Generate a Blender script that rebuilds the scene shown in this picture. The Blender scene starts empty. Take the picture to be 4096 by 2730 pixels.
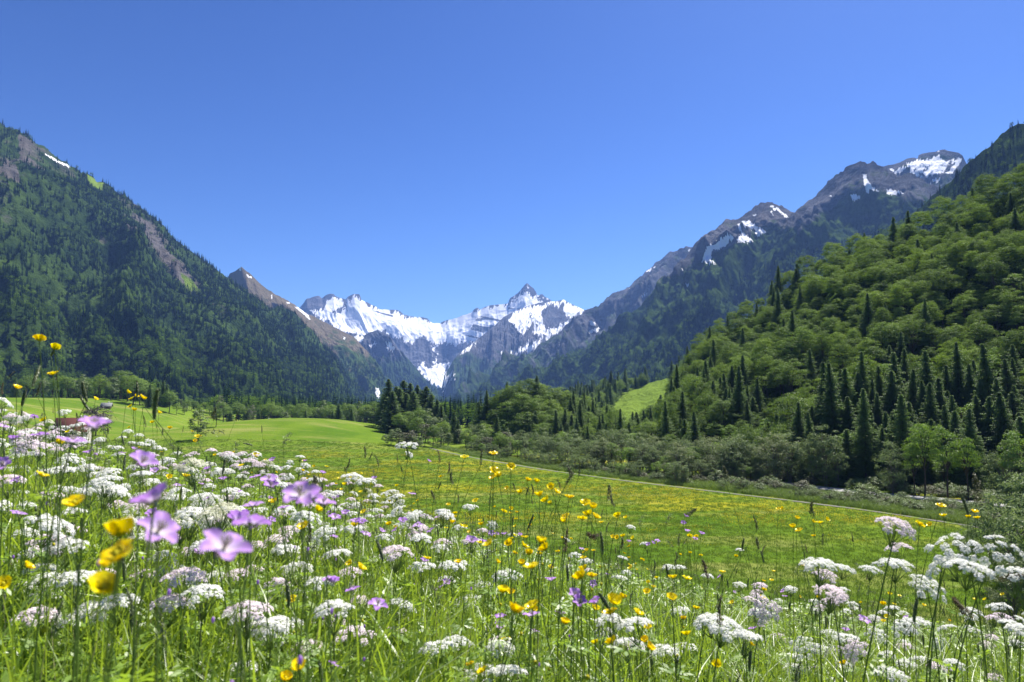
import bpy, bmesh, math, random
import numpy as np
from mathutils import Vector, Matrix

R = math.radians
rng = np.random.default_rng(11)
random.seed(11)
scene = bpy.context.scene
COL = scene.collection

# ------------------------------------------------------------------ camera, sky, sun, exposure
FPX = 682.67          # focal length in pixels of the 1024 px wide frame
PITCH = math.atan(59.0 / FPX)
cam_d = bpy.data.cameras.new("camera")
cam = bpy.data.objects.new("camera", cam_d)
COL.objects.link(cam)
cam.location = (0, 0, 0)
cam.rotation_euler = (math.pi / 2 + PITCH, 0, 0)
cam_d.lens = 24.0
cam_d.sensor_width = 36.0
cam_d.clip_start = 0.05
cam_d.clip_end = 40000
cam_d.dof.use_dof = True
cam_d.dof.focus_distance = 9.0
cam_d.dof.aperture_fstop = 7.5
scene.camera = cam

SUN_EL, SUN_AZ = R(58), R(38)      # azimuth measured from the view direction (+Y) towards the right (+X)
world = bpy.data.worlds.new("World")
scene.world = world
world.use_nodes = True
wn, wl = world.node_tree.nodes, world.node_tree.links
for n in list(wn):
    wn.remove(n)
wout = wn.new("ShaderNodeOutputWorld")
wbg = wn.new("ShaderNodeBackground")
wsky = wn.new("ShaderNodeTexSky")
wsky.sky_type = 'NISHITA'
wsky.sun_disc = False
wsky.sun_elevation = SUN_EL
wsky.sun_rotation = SUN_AZ
wsky.altitude = 900
wsky.air_density = 1.0
wsky.dust_density = 0.8
wsky.ozone_density = 2.0
whs = wn.new("ShaderNodeHueSaturation")
whs.inputs['Hue'].default_value = 0.506
whs.inputs['Saturation'].default_value = 1.18
whs.inputs['Value'].default_value = 1.0
wl.new(wsky.outputs[0], whs.inputs['Color'])
wgm = wn.new("ShaderNodeGamma")
wgm.inputs[1].default_value = 1.62
wl.new(whs.outputs[0], wgm.inputs[0])
wl.new(wgm.outputs[0], wbg.inputs[0])
wbg.inputs[1].default_value = 0.0200
wl.new(wbg.outputs[0], wout.inputs[0])

sun_d = bpy.data.lights.new("sun", 'SUN')
sun = bpy.data.objects.new("sun", sun_d)
COL.objects.link(sun)
sun_d.energy = 5.0
sun_d.angle = R(0.53)
sun_d.color = (1.0, 0.95, 0.87)
_sv = Vector((math.cos(SUN_EL) * math.sin(SUN_AZ), math.cos(SUN_EL) * math.cos(SUN_AZ), math.sin(SUN_EL)))
sun.rotation_euler = (-_sv).to_track_quat('-Z', 'Y').to_euler()
sun.location = (50, -20, 80)

scene.view_settings.view_transform = 'Standard'
scene.view_settings.look = 'None'
scene.view_settings.exposure = 1.25
scene.view_settings.gamma = 1.0
scene.cycles.use_denoising = True
scene.cycles.max_bounces = 6
scene.cycles.diffuse_bounces = 3
scene.cycles.glossy_bounces = 2
scene.cycles.transmission_bounces = 4
scene.cycles.transparent_max_bounces = 6
scene.cycles.volume_bounces = 0
scene.cycles.sample_clamp_indirect = 4.0

# ------------------------------------------------------------------ numbers: noise, projection
def _hash(a, b, c, seed):
    h = (a.astype(np.int64) * 374761393 + b.astype(np.int64) * 668265263 + c.astype(np.int64) * 2147483647 // 3 + seed * 974634777)
    h = h.astype(np.uint64) & np.uint64(0xFFFFFFFF)
    h ^= h >> np.uint64(15)
    h = (h * np.uint64(2246822519)) & np.uint64(0xFFFFFFFF)
    h ^= h >> np.uint64(13)
    h = (h * np.uint64(3266489917)) & np.uint64(0xFFFFFFFF)
    h ^= h >> np.uint64(16)
    return h.astype(np.float64) / 4294967295.0

def vnoise(x, y, z=None, seed=0):
    x = np.asarray(x, float); y = np.asarray(y, float)
    z = np.zeros_like(x) if z is None else np.asarray(z, float)
    xi, yi, zi = np.floor(x), np.floor(y), np.floor(z)
    fx, fy, fz = x - xi, y - yi, z - zi
    fx, fy, fz = [f * f * f * (f * (f * 6 - 15) + 10) for f in (fx, fy, fz)]
    r = 0
    for dx in (0, 1):
        for dy in (0, 1):
            for dz in (0, 1):
                w = (fx if dx else 1 - fx) * (fy if dy else 1 - fy) * (fz if dz else 1 - fz)
                r = r + w * _hash(xi + dx, yi + dy, zi + dz, seed)
    return r * 2 - 1

def fbm(x, y, z=None, oct=4, seed=0, gain=0.5):
    a, s, f = 1.0, 0.0, 1.0
    for k in range(oct):
        s = s + a * vnoise(x * f, y * f, None if z is None else z * f, seed + k * 17)
        a *= gain; f *= 2.03
    return s

def ridged(x, y, z=None, oct=4, seed=0, gain=0.5):
    a, s, f = 1.0, 0.0, 1.0
    for k in range(oct):
        s = s + a * (1 - 2 * np.abs(vnoise(x * f, y * f, None if z is None else z * f, seed + k * 13)))
        a *= gain; f *= 2.1
    return s

def smooth(e0, e1, x):
    t = np.clip((np.asarray(x, float) - e0) / (e1 - e0), 0, 1)
    return t * t * (3 - 2 * t)

SP, CP = math.sin(PITCH), math.cos(PITCH)

def P(px, py, Y):
    """World point that a pixel of the 1024 x 682 photograph shows, Y metres ahead."""
    cx = (np.asarray(px, float) - 512) / FPX
    cy = (341 - np.asarray(py, float)) / FPX
    fy = CP - cy * SP
    fz = SP + cy * CP
    k = np.asarray(Y, float) / fy
    return np.stack([cx * k, np.asarray(Y, float) + 0 * k, fz * k], -1)

def proj(p):
    p = np.asarray(p, float)
    d = p[..., 1] * CP + p[..., 2] * SP
    u = -p[..., 1] * SP + p[..., 2] * CP
    d = np.where(np.abs(d) < 1e-6, 1e-6, d)
    return 512 + FPX * p[..., 0] / d, 341 - FPX * u / d

def in_poly(px, py, poly):
    px = np.asarray(px, float); py = np.asarray(py, float)
    r = np.zeros(px.shape, bool)
    n = len(poly)
    for i in range(n):
        x0, y0 = poly[i]; x1, y1 = poly[(i + 1) % n]
        c = ((y0 > py) != (y1 > py)) & (px < (x1 - x0) * (py - y0) / ((y1 - y0) if y1 != y0 else 1e-9) + x0)
        r ^= c
    return r

# ------------------------------------------------------------------ mesh helpers
def mk_mesh(name, V, F, smooth_=False, mats=(), attrs=None, midx=None):
    """F: an (m,k) int array or a list of such arrays with different k."""
    me = bpy.data.meshes.new(name)
    V = np.asarray(V, np.float32)
    Fs = F if isinstance(F, list) else [F]
    Fs = [np.asarray(f, np.int32) for f in Fs if len(f)]
    nl = sum(f.size for f in Fs); npol = sum(len(f) for f in Fs)
    me.vertices.add(len(V)); me.vertices.foreach_set("co", V.ravel())
    me.loops.add(nl); me.polygons.add(npol)
    me.loops.foreach_set("vertex_index", np.concatenate([f.ravel() for f in Fs]))
    starts, s = [], 0
    for f in Fs:
        starts.append(s + np.arange(len(f)) * f.shape[1]); s += f.size
    me.polygons.foreach_set("loop_start", np.concatenate(starts).astype(np.int32))
    if smooth_:
        me.polygons.foreach_set("use_smooth", np.ones(npol, bool))
    if midx is not None:
        me.polygons.foreach_set("material_index", np.asarray(midx, np.int32))
    for m in mats:
        me.materials.append(m)
    for k, a in (attrs or {}).items():
        at = me.attributes.new(k, 'FLOAT', 'POINT')
        at.data.foreach_set("value", np.asarray(a, np.float32).ravel())
    me.update(calc_edges=True)
    return me

def link(name, data, parent=None, loc=None, rot=None, scale=None):
    o = bpy.data.objects.new(name, data)
    COL.objects.link(o)
    if parent is not None:
        o.parent = parent
    if loc is not None: o.location = loc
    if rot is not None: o.rotation_euler = rot
    if scale is not None: o.scale = scale
    return o

def tag(o, label=None, cat=None, group=None, kind=None):
    if label: o["label"] = label
    if cat: o["category"] = cat
    if group: o["group"] = group
    if kind: o["kind"] = kind
    return o

class MB:
    """Collects vertex / face arrays for one mesh."""
    def __init__(s):
        s.V, s.F4, s.F3, s.T, s.n = [], [], [], [], 0
    def add(s, V, F, t=0.5):
        V = np.asarray(V, float).reshape(-1, 3); F = np.asarray(F, int)
        s.V.append(V); s.T.append(np.broadcast_to(np.asarray(t, float), (len(V),)).copy())
        (s.F4 if F.shape[1] == 4 else s.F3).append(F + s.n)
        s.n += len(V)
    def mesh(s, name, mats, smooth_=False):
        Fs = []
        if s.F4: Fs.append(np.concatenate(s.F4))
        if s.F3: Fs.append(np.concatenate(s.F3))
        return mk_mesh(name, np.concatenate(s.V), Fs, smooth_, mats, {"tint": np.concatenate(s.T)})

def norm(a):
    a = np.asarray(a, float)
    return a / np.maximum(np.linalg.norm(a, axis=-1, keepdims=True), 1e-9)

def tube(mb, pts, rad, n=6, t=0.5, cap=True):
    pts = np.asarray(pts, float); m = len(pts)
    rad = np.broadcast_to(np.asarray(rad, float), (m,))
    d = norm(np.gradient(pts, axis=0))
    ref = np.array([0, 0, 1.0]) if abs(d[0][2]) < 0.9 else np.array([1.0, 0, 0])
    a = norm(np.cross(d, ref)); b = np.cross(d, a)
    ang = np.arange(n) * 2 * np.pi / n
    V = pts[:, None] + rad[:, None, None] * (np.cos(ang)[None, :, None] * a[:, None] + np.sin(ang)[None, :, None] * b[:, None])
    i = np.arange(m - 1)[:, None] * n; j = np.arange(n)[None]
    F = np.stack([i + j, i + (j + 1) % n, i + n + (j + 1) % n, i + n + j], -1).reshape(-1, 4)
    mb.add(V.reshape(-1, 3), F, t)
    if cap:
        mb.add(np.vstack([V[-1], pts[-1] + d[-1] * rad[-1] * 0.6]), [[k, (k + 1) % n, n] for k in range(n)], t)

def leaf_quads(mb, C, N, L, W, t=0.5, tdir=None, fold=0.0):
    """Rhombic leaf faces at centres C with normals N, length L and width W."""
    C = np.asarray(C, float); n = len(C)
    N = norm(N)
    if tdir is None:
        tdir = rng.normal(size=(n, 3))
    T = norm(np.cross(np.cross(N, tdir), N)); B = np.cross(N, T)
    L = np.broadcast_to(np.asarray(L, float), (n,))[:, None]; W = np.broadcast_to(np.asarray(W, float), (n,))[:, None]
    V = np.stack([C - T * L / 2, C + B * W / 2 + T * L * 0.05 + N * W * fold, C + T * L / 2, C - B * W / 2 + T * L * 0.05 + N * W * fold], 1)
    mb.add(V.reshape(-1, 3), np.arange(n * 4).reshape(n, 4), np.repeat(np.broadcast_to(np.asarray(t, float), (n,)), 4))

# ------------------------------------------------------------------ materials
class NT:
    def __init__(s, name):
        s.m = bpy.data.materials.new(name); s.m.use_nodes = True
        s.t = s.m.node_tree; s.n = s.t.nodes; s.l = s.t.links
        for k in list(s.n): s.n.remove(k)
        s.out = s.n.new("ShaderNodeOutputMaterial")
    def node(s, typ, ins=None, **props):
        k = s.n.new(typ)
        for a, v in props.items(): setattr(k, a, v)
        for a, v in (ins or {}).items():
            if isinstance(v, bpy.types.NodeSocket): s.l.new(v, k.inputs[a])
            else: k.inputs[a].default_value = v
        return k
    def math(s, op, a, b=0.0, clamp=False):
        return s.node("ShaderNodeMath", {0: a, 1: b}, operation=op, use_clamp=clamp).outputs[0]
    def mix(s, f, a, b, blend='MIX'):
        k = s.n.new("ShaderNodeMix"); k.data_type = 'RGBA'; k.blend_type = blend
        for i, v in ((0, f), (6, a), (7, b)):
            if isinstance(v, bpy.types.NodeSocket): s.l.new(v, k.inputs[i])
            else: k.inputs[i].default_value = v if i == 0 else (*v[:3], 1)
        return k.outputs[2]
    def attr(s, name, out=2):
        return s.node("ShaderNodeAttribute", attribute_name=name).outputs[out]
    def noise(s, vec, scale, detail=4, rough=0.55, out=0):
        k = s.node("ShaderNodeTexNoise", {'Scale': scale, 'Detail': detail, 'Roughness': rough})
        if vec is not None: s.l.new(vec, k.inputs['Vector'])
        return k.outputs[out]
    def ramp(s, fac, stops):
        k = s.n.new("ShaderNodeValToRGB"); e = k.color_ramp.elements
        while len(e) < len(stops): e.new(0.5)
        for q, (p, c) in zip(e, stops):
            q.position = p; q.color = (*c[:3], 1) if len(c) >= 3 else (c[0],) * 3 + (1,)
        s.l.new(fac, k.inputs[0])
        return k.outputs[0]
    def range(s, v, a, b, c=0.0, d=1.0):
        k = s.n.new("ShaderNodeMapRange"); k.clamp = True
        s.l.new(v, k.inputs[0])
        for i, x in zip((1, 2, 3, 4), (a, b, c, d)): k.inputs[i].default_value = x
        return k.outputs[0]
    def geo(s, out='Position'):
        return s.n.new("ShaderNodeNewGeometry").outputs[out]
    def mapping(s, vec, scale=(1, 1, 1), rot=(0, 0, 0)):
        return s.node("ShaderNodeMapping", {'Vector': vec, 'Scale': scale, 'Rotation': rot}).outputs[0]
    def rand(s):
        return s.n.new("ShaderNodeObjectInfo").outputs['Random']
    def done(s, sh):
        s.l.new(sh, s.out.inputs[0]); return s.m

def leaf_mat(name, dark, light, transl=0.35, tcol=None, gloss=0.06, rough=0.5, extra=None):
    """Leaves: colour runs dark -> light with the leaf cluster and the individual plant; light passes through."""
    s = NT(name)
    r = s.rand(); t = s.attr("tint")
    f = s.math('ADD', s.math('MULTIPLY', r, 0.6), s.math('MULTIPLY', t, 0.4))
    c = s.mix(f, dark, light)
    if extra is not None:      # a few plants of another hue
        k = s.math('FRACT', s.math('MULTIPLY', r, 7.31))
        c = s.mix(s.range(k, 0.72, 0.8), c, extra)
    tc = s.mix(0.5, c, tcol or light)
    d = s.node("ShaderNodeBsdfDiffuse", {'Color': c}).outputs[0]
    tr = s.node("ShaderNodeBsdfTranslucent", {'Color': tc}).outputs[0]
    m = s.node("ShaderNodeMixShader", {0: transl, 1: d, 2: tr}).outputs[0]
    g = s.node("ShaderNodeBsdfGlossy", {'Color': (1, 1, 1, 1), 'Roughness': rough}).outputs[0]
    return s.done(s.node("ShaderNodeMixShader", {0: gloss, 1: m, 2: g}).outputs[0])

def plain_mat(name, a, b=None, scale=5.0, rough=0.8, spec=0.2, sss=None):
    s = NT(name)
    v = s.node("ShaderNodeTexCoord").outputs['Object']
    c = s.mix(s.noise(v, scale), a, b or tuple(x * 0.6 for x in a))
    return s.done(s.node("ShaderNodeBsdfPrincipled", {'Base Color': c, 'Roughness': rough, 'Specular IOR Level': spec}).outputs[0])
# ------------------------------------------------------------------ terrain height
def valley(x, y):
    x = np.asarray(x, float); y = np.asarray(y, float)
    z = -20.0 + 0 * x
    # green knoll left of the spruce clump
    ex = np.where(x < -118, (x + 118) / 72.0, (x + 118) / 52.0)
    ey = np.where(y < 372, (y - 372) / 92.0, (y - 372) / 80.0)
    r2 = np.abs(ex) ** 2.6 + np.abs(ey) ** 2.4
    z = z + 10.3 * np.exp(-r2)
    # field climbing towards the left mountain
    t = np.clip(-(x + 178), 0, 130)
    z = z + 0.5 * t * smooth(0, 90, t) * 0.33 * smooth(120, 420, y) * (1 - 0.55 * smooth(520, 700, y))
    calm = smooth(-10, -60, x) * 0.8 + 0.2
    z = z + calm * 0.9 * fbm(x / 55, y / 70, seed=3, oct=3) * smooth(60, 140, y)
    return z

def H(x, y):
    x = np.asarray(x, float); y = np.asarray(y, float)
    zb = -0.86 - 0.08 * np.maximum(y, 0) + np.where(x > 0, -0.45 * np.tanh(0.45 * x), 1.4 * np.tanh(-0.16 * x)) + 0.05 * fbm(x / 1.6, y / 1.6, seed=5, oct=3)
    yc = 6.2 - 0.30 * np.clip(x, -4, 5) + 0.5 * vnoise(x / 2.0, y * 0 + 3, seed=8)
    s = y - yc
    zb = zb - 0.27 * (s + np.sqrt(s * s + 2.0)) + 0.25 * np.clip(-y, 0, 60)
    zv = valley(x, y)
    d = zb - zv
    return zv + 0.5 * (d + np.sqrt(d * d + 4.0))

def ground_hit(px, py, y0=20.0, y1=1500.0):
    """Point of the terrain that the pixel shows beyond y0 metres."""
    ys = np.geomspace(y0, y1, 3000)
    p = P(px, py, ys)
    h = H(p[:, 0], p[:, 1])
    k = np.argmax(p[:, 2] < h)
    return float(p[k, 0]), float(p[k, 1]), float(h[k])

def build_ground():
    s = NT("meadow_ground")
    pos = s.geo()
    sep = s.node("ShaderNodeSeparateXYZ", {0: pos})
    X, Y, Z = sep.outputs[0], sep.outputs[1], sep.outputs[2]
    base = s.mix(s.range(s.noise(s.mapping(pos, (1, 0.35, 1), (0, 0, R(18))), 0.035, 5, 0.6), 0.35, 0.66), (0.085, 0.160, 0.014), (0.160, 0.235, 0.024))
    fine = s.noise(pos, 1.6, 5, 0.75)
    base = s.mix(s.range(fine, 0.3, 0.75), s.mix(0.55, base, (0.03, 0.06, 0.01)), base)
    hay = s.noise(s.mapping(pos, (0.25, 1.0, 1), (0, 0, R(-12))), 0.10, 4, 0.6)
    base = s.mix(s.math('MULTIPLY', s.range(hay, 0.50, 0.70), 0.80), base, (0.22, 0.22, 0.07))
    # buttercup drifts out in the flat meadow
    drift = s.noise(s.mapping(pos, (0.45, 1.0, 1), (0, 0, R(-20))), 0.060, 6, 0.68)
    near = s.range(Y, 95, 135); far = s.range(Y, 330, 240); xr = s.range(X, -75, -30)
    band = s.math('MULTIPLY', s.math('MULTIPLY', near, far), xr)
    dm = s.math('MULTIPLY', s.range(drift, 0.50, 0.68), band)
    speck = s.range(s.noise(pos, 2.2, 3, 0.8), 0.42, 0.58)
    dm = s.math('MULTIPLY', dm, s.math('ADD', s.math('MULTIPLY', speck, 0.55), 0.38))
    base = s.mix(dm, base, (0.36, 0.31, 0.02))
    wm = s.math('MULTIPLY', s.range(s.noise(pos, 3.1, 2, 0.9), 0.68, 0.74), s.range(s.noise(pos, 0.05, 3), 0.42, 0.55))
    base = s.mix(s.math('MULTIPLY', wm, 0.7), base, (0.55, 0.58, 0.42))
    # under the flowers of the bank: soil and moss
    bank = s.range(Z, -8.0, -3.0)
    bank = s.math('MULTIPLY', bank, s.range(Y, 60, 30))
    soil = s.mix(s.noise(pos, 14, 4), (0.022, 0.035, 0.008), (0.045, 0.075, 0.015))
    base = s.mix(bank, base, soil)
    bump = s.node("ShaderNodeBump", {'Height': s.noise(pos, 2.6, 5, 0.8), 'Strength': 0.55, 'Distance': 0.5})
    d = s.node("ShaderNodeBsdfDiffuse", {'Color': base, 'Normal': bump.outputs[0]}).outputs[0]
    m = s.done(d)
    nr, na = 430, 900
    rad = np.concatenate([[0.0], np.geomspace(0.25, 11200, nr)])
    ang = np.arange(na) * 2 * np.pi / na
    x = rad[:, None] * np.sin(ang)[None]; y = rad[:, None] * np.cos(ang)[None]
    z = H(x, y)
    far = smooth(1200, 3000, rad)[:, None]
    z = z * (1 - far) + (-20) * far
    V = np.stack([x, y, z], -1).reshape(-1, 3)
    i = np.arange(nr)[:, None] * na; j = np.arange(na)[None]
    F = np.stack([i + j, i + na + j, i + na + (j + 1) % na, i + (j + 1) % na], -1).reshape(-1, 4)
    o = link("ground", mk_mesh("ground", V, F, True, [m]))
    tag(o, kind="structure")

def strip(name, pts, width, mat, lift=0.08, jag=0.0):
    pts = np.asarray(pts, float)
    t = np.linspace(0, len(pts) - 1, len(pts) * 24)
    x = np.interp(t, np.arange(len(pts)), pts[:, 0]); y = np.interp(t, np.arange(len(pts)), pts[:, 1])
    k = np.ones(25) / 25
    x = np.convolve(np.pad(x, 12, 'edge'), k, 'valid'); y = np.convolve(np.pad(y, 12, 'edge'), k, 'valid')
    d = norm(np.stack([np.gradient(x), np.gradient(y)], -1)); nx, ny = -d[:, 1], d[:, 0]
    rows = []
    for q in np.linspace(-0.5, 0.5, 7):
        w = width * (q * 2) / 2 * (1 + jag * vnoise(t * 2.0, t * 0 + (1 if q > 0 else 5), seed=4))
        xx, yy = x + nx * w, y + ny * w
        rows.append(np.stack([xx, yy, H(xx, yy) + lift], -1))
    V = np.stack(rows, 1); n = len(t)
    i = np.arange(n - 1)[:, None] * 7; j = np.arange(6)[None]
    F = np.stack([i + j, i + j + 1, i + 8 + j, i + 7 + j], -1).reshape(-1, 4)
    o = link(name, mk_mesh(name, V.reshape(-1, 3), F, True, [mat]))
    return tag(o, kind="structure")

TRACK = [(428, 447), (440, 451), (479, 459), (540, 469.5), (609, 479), (696, 489.5), (783, 500), (870, 511), (927, 519.5), (1000, 531), (1100, 548)]
ROAD2 = [(700, 474), (740, 479), (775, 483), (849, 491.5), (914, 497.5), (975, 503), (1060, 511), (1150, 520)]

def build_roads():
    s = NT("dirt_track"); pos = s.geo()
    c = s.mix(s.noise(pos, 0.9, 5, 0.7), (0.10, 0.10, 0.08), (0.19, 0.185, 0.16))
    c = s.mix(s.range(s.noise(pos, 0.5, 3), 0.5, 0.62), c, (0.13, 0.19, 0.04))
    m1 = s.done(s.node("ShaderNodeBsdfDiffuse", {'Color': c}).outputs[0])
    s = NT("pale_gravel"); pos = s.geo()
    c = s.mix(s.noise(pos, 1.6, 5, 0.7), (0.20, 0.20, 0.20), (0.36, 0.36, 0.35))
    m2 = s.done(s.node("ShaderNodeBsdfDiffuse", {'Color': c}).outputs[0])
    a = [ground_hit(px, py, 50, 600)[:2] for px, py in TRACK]
    b = [ground_hit(px, py, 50, 600)[:2] for px, py in ROAD2]
    strip("path", a, 1.4, m1, 0.08, 0.25)
    strip("gravel_road", b, 5.5, m2, 0.10, 0.1)
    return a, b

# ------------------------------------------------------------------ mountains
def mountain_mat():
    s = NT("mountain_surface"); pos = s.geo()
    rock = s.mix(s.range(s.noise(s.mapping(pos, (1, 1, 2.6)), 0.006, 8, 0.68), 0.32, 0.68), (0.040, 0.048, 0.062), (0.165, 0.168, 0.190))
    rock = s.mix(s.range(s.noise(pos, 0.0022, 4), 0.45, 0.65), rock, s.mix(0.22, rock, (0.15, 0.12, 0.09)))
    rock = s.mix(s.attr('warm'), rock, s.mix(s.noise(pos, 0.02, 5, 0.7), (0.085, 0.062, 0.038), (0.25, 0.195, 0.12)))
    vegn = s.noise(pos, 0.011, 7, 0.7)
    alp = s.mix(s.range(vegn, 0.35, 0.62), (0.014, 0.030, 0.012), (0.062, 0.105, 0.022))
    grass = s.mix(s.noise(pos, 0.03, 4), (0.15, 0.24, 0.03), (0.22, 0.31, 0.05))
    v = s.math('ADD', s.attr("veg"), s.math('MULTIPLY', s.math('SUBTRACT', s.noise(pos, 0.008, 6, 0.7), 0.5), 1.1))
    c = s.mix(s.range(v, 0.42, 0.58), rock, alp)
    c = s.mix(s.attr("grass"), c, grass)
    sn = s.math('ADD', s.attr("snow"), s.math('MULTIPLY', s.math('SUBTRACT', s.noise(pos, 0.02, 6, 0.7), 0.5), 0.5))
    sf = s.range(sn, 0.44, 0.56)
    c = s.mix(sf, c, (0.86, 0.87, 0.90))
    h = s.math('MULTIPLY', s.noise(pos, 0.012, 9, 0.72), s.math('SUBTRACT', 1.0, s.math('MULTIPLY', sf, 0.75)))
    b = s.node("ShaderNodeBump", {'Height': h, 'Strength': 0.9, 'Distance': 45.0})
    return s.done(s.node("ShaderNodeBsdfDiffuse", {'Color': c, 'Normal': b.outputs[0]}).outputs[0])

def kint(keys, x):
    k = np.asarray(keys, float)
    if k.ndim == 1:
        return [np.interp(x, [0, 1], [v, v]) for v in k]
    return [np.interp(x, k[:, 0], k[:, c]) for c in range(1, k.shape[1])]

class Loft:
    pass

def loft(name, crest, Yk, Bk, nu=300, nv=120, treeh=0, g=1.0, gully=(0, 300), rough=(0, 150), jag=0.0, seed=1,
         veg=0.0, snow=None, vegf=None, grass=None, sharp=12.0, backslope=0.6, jit=(2.0, 3.0), mat=None, snow_rock=0.35, gbase=0.0, warm=0.0):
    crest = np.asarray(crest, float)
    px = np.linspace(crest[0, 0], crest[-1, 0], nu + 1)
    py = np.interp(px, crest[:, 0], crest[:, 1])
    Y = kint(Yk, px)[0]
    C = P(px, py, Y)
    th = kint(treeh, px)[0] if isinstance(treeh, list) else treeh
    C[:, 2] -= th
    C[:, 2] += jag * (fbm(px / 9, px * 0, seed=seed + 5, oct=5, gain=0.65))
    B = np.stack(kint(Bk, px), -1)
    kw = max(3, nu // 9) | 1
    ker = np.hanning(kw + 2)[1:-1]; ker /= ker.sum()
    Cs = np.stack([np.convolve(np.pad(C[:, k], kw // 2, 'edge'), ker, 'valid') for k in range(3)], -1)
    v = np.linspace(0, 1, nv + 1) ** 1.25
    Cm = Cs[:, None] + (C - Cs)[:, None] * np.exp(-v * sharp)[None, :, None]
    G = Cm + (B[:, None] - Cm) * v[None, :, None]
    gv = 1 - (1 - v) ** g
    G[..., 2] = Cm[..., 2] + (B[:, None, 2] - Cm[..., 2]) * gv[None]
    sl = np.concatenate([[0], np.cumsum(np.linalg.norm(np.diff(Cs[:, :2], axis=0), axis=1))])
    wl = np.linalg.norm((B - Cs), axis=1)
    S = np.broadcast_to(sl[:, None], G.shape[:2]); W = wl[:, None] * v[None]
    env = np.minimum(1, v * 5)[None] * (1 - smooth(0.9, 1, v))[None] + 0.03
    gl = ridged(S / gully[1] + 0.25 * fbm(S / gully[1] / 2, W / gully[1] / 2, seed=seed + 9, oct=2), W / (gully[1] * 3.5), seed=seed, oct=5, gain=0.55)
    fb = fbm(G[..., 0] / rough[1], G[..., 1] / rough[1], G[..., 2] / rough[1], seed=seed + 2, oct=6, gain=0.55)
    G[..., 2] += env * (gully[0] * (gl - 0.6) + rough[0] * fb)
    out = norm(np.concatenate([(B - Cs)[:, :2], np.zeros((nu + 1, 1))], 1))
    G[..., :2] += (env * (rough[0] * 0.6 * fb + gully[0] * 0.4 * (gl - 0.6)))[..., None] * out[:, None, :2]
    # back of the mountain
    nb = 10
    tb = np.linspace(1, 0, nb + 1)[:-1] ** 1.4
    Wb = (C[:, 2] + 30) / backslope + 40
    back = C[:, None] - out[:, None] * (Wb[:, None] * tb[None])[..., None]
    back[..., 2] = C[:, None, 2] + (-24 - C[:, None, 2]) * tb[None]
    back[..., 2] += 0.12 * Wb[:, None] * tb * (1 - tb) * fbm(back[..., 0] / 400, back[..., 1] / 400, seed=seed, oct=3)
    A = np.concatenate([back, G], 1)
    n2 = A.shape[1]
    i = np.arange(nu)[:, None] * n2; j = np.arange(n2 - 1)[None]
    F = np.stack([i + j, i + j + 1, i + n2 + j + 1, i + n2 + j], -1).reshape(-1, 4)
    # what covers it: plants, grass and lying snow
    ppx, ppy = proj(A)
    jx = ppx + jit[0] * fbm(ppx / 5, ppy / 5, seed=seed + 31, oct=4, gain=0.7)
    jy = ppy + jit[1] * fbm(ppx / 2.2 + ppy / 9, ppy / 14, seed=seed + 32, oct=4, gain=0.7)
    vg = np.full(A.shape[:2], float(veg)) if vegf is None else vegf(ppx, ppy, A)
    sn = np.zeros(A.shape[:2])
    for poly in snow or ():
        sn[in_poly(jx, jy, poly)] = 1.0
    dz = np.gradient(A, axis=1); du = np.gradient(A, axis=0)
    N = norm(np.cross(du, dz)); steep = np.abs(N[..., 2])
    if snow:
        crag = ridged(np.pad(S, ((0, 0), (nb, 0)), 'edge') / 90, np.pad(W, ((0, 0), (nb, 0)), 'edge') / 260, seed=seed + 40, oct=4, gain=0.6)
        strata = smooth(0.45, 0.8, vnoise(A[..., 2] / 46 + A[..., 0] / 170, A[..., 0] / 200, seed=seed + 41)) * smooth(-0.1, 0.3, vnoise(A[..., 0] / 300, A[..., 2] / 200, seed=seed + 42))
        sn = sn * (1 - 0.62 * strata * (snow_rock > 0.15))
        sn = sn * np.clip(1.0 - snow_rock * smooth(0.55, 1.5, crag) - 1.2 * snow_rock * smooth(0.55, 0.35, steep), 0, 1)
    gr = np.full(A.shape[:2], float(gbase))
    for poly in grass or ():
        gr[in_poly(jx, jy, poly)] = 1.0
    me = mk_mesh(name, A.reshape(-1, 3), F, True, [mat], {"veg": vg, "snow": sn, "grass": gr, "warm": np.full(A.shape[:2], float(warm))})
    o = link(name, me)
    tag(o, kind="structure")
    L = Loft(); L.G = G; L.o = o; L.nb = nb
    c0 = G[:-1, :-1]; e1 = G[1:, :-1] - c0; e2 = G[:-1, 1:] - c0
    L.area = np.linalg.norm(np.cross(e1, e2), axis=-1)
    L.px, L.py = ppx[:, nb:], ppy[:, nb:]
    return L

def on_loft(L, n, mask=None):
    w = L.area.copy()
    if mask is not None:
        w = w * mask(L.px[:-1, :-1], L.py[:-1, :-1], L.G[:-1, :-1])
    c = np.cumsum(w.ravel()); k = np.searchsorted(c, rng.random(n) * c[-1])
    i, j = np.unravel_index(np.minimum(k, w.size - 1), w.shape)
    a, b = rng.random((2, n, 1))
    G = L.G
    return (G[i, j] * (1 - a) * (1 - b) + G[i + 1, j] * a * (1 - b) + G[i, j + 1] * (1 - a) * b + G[i + 1, j + 1] * a * b)

def z2(pts):   # tracing notes: centre part of the photo
    return [(225 + x / 5.882, 250 + y / 5.882) for x, y in pts]
def z3(pts):   # right ridges
    return [(575 + x / 5.24, 175 + y / 5.24) for x, y in pts]
def z4(pts):   # upper right
    return [(750 + x / 7.84, 100 + y / 7.84) for x, y in pts]
def dd(pts):
    return [(x / 2.298, y / 2.298) for x, y in pts]

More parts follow.
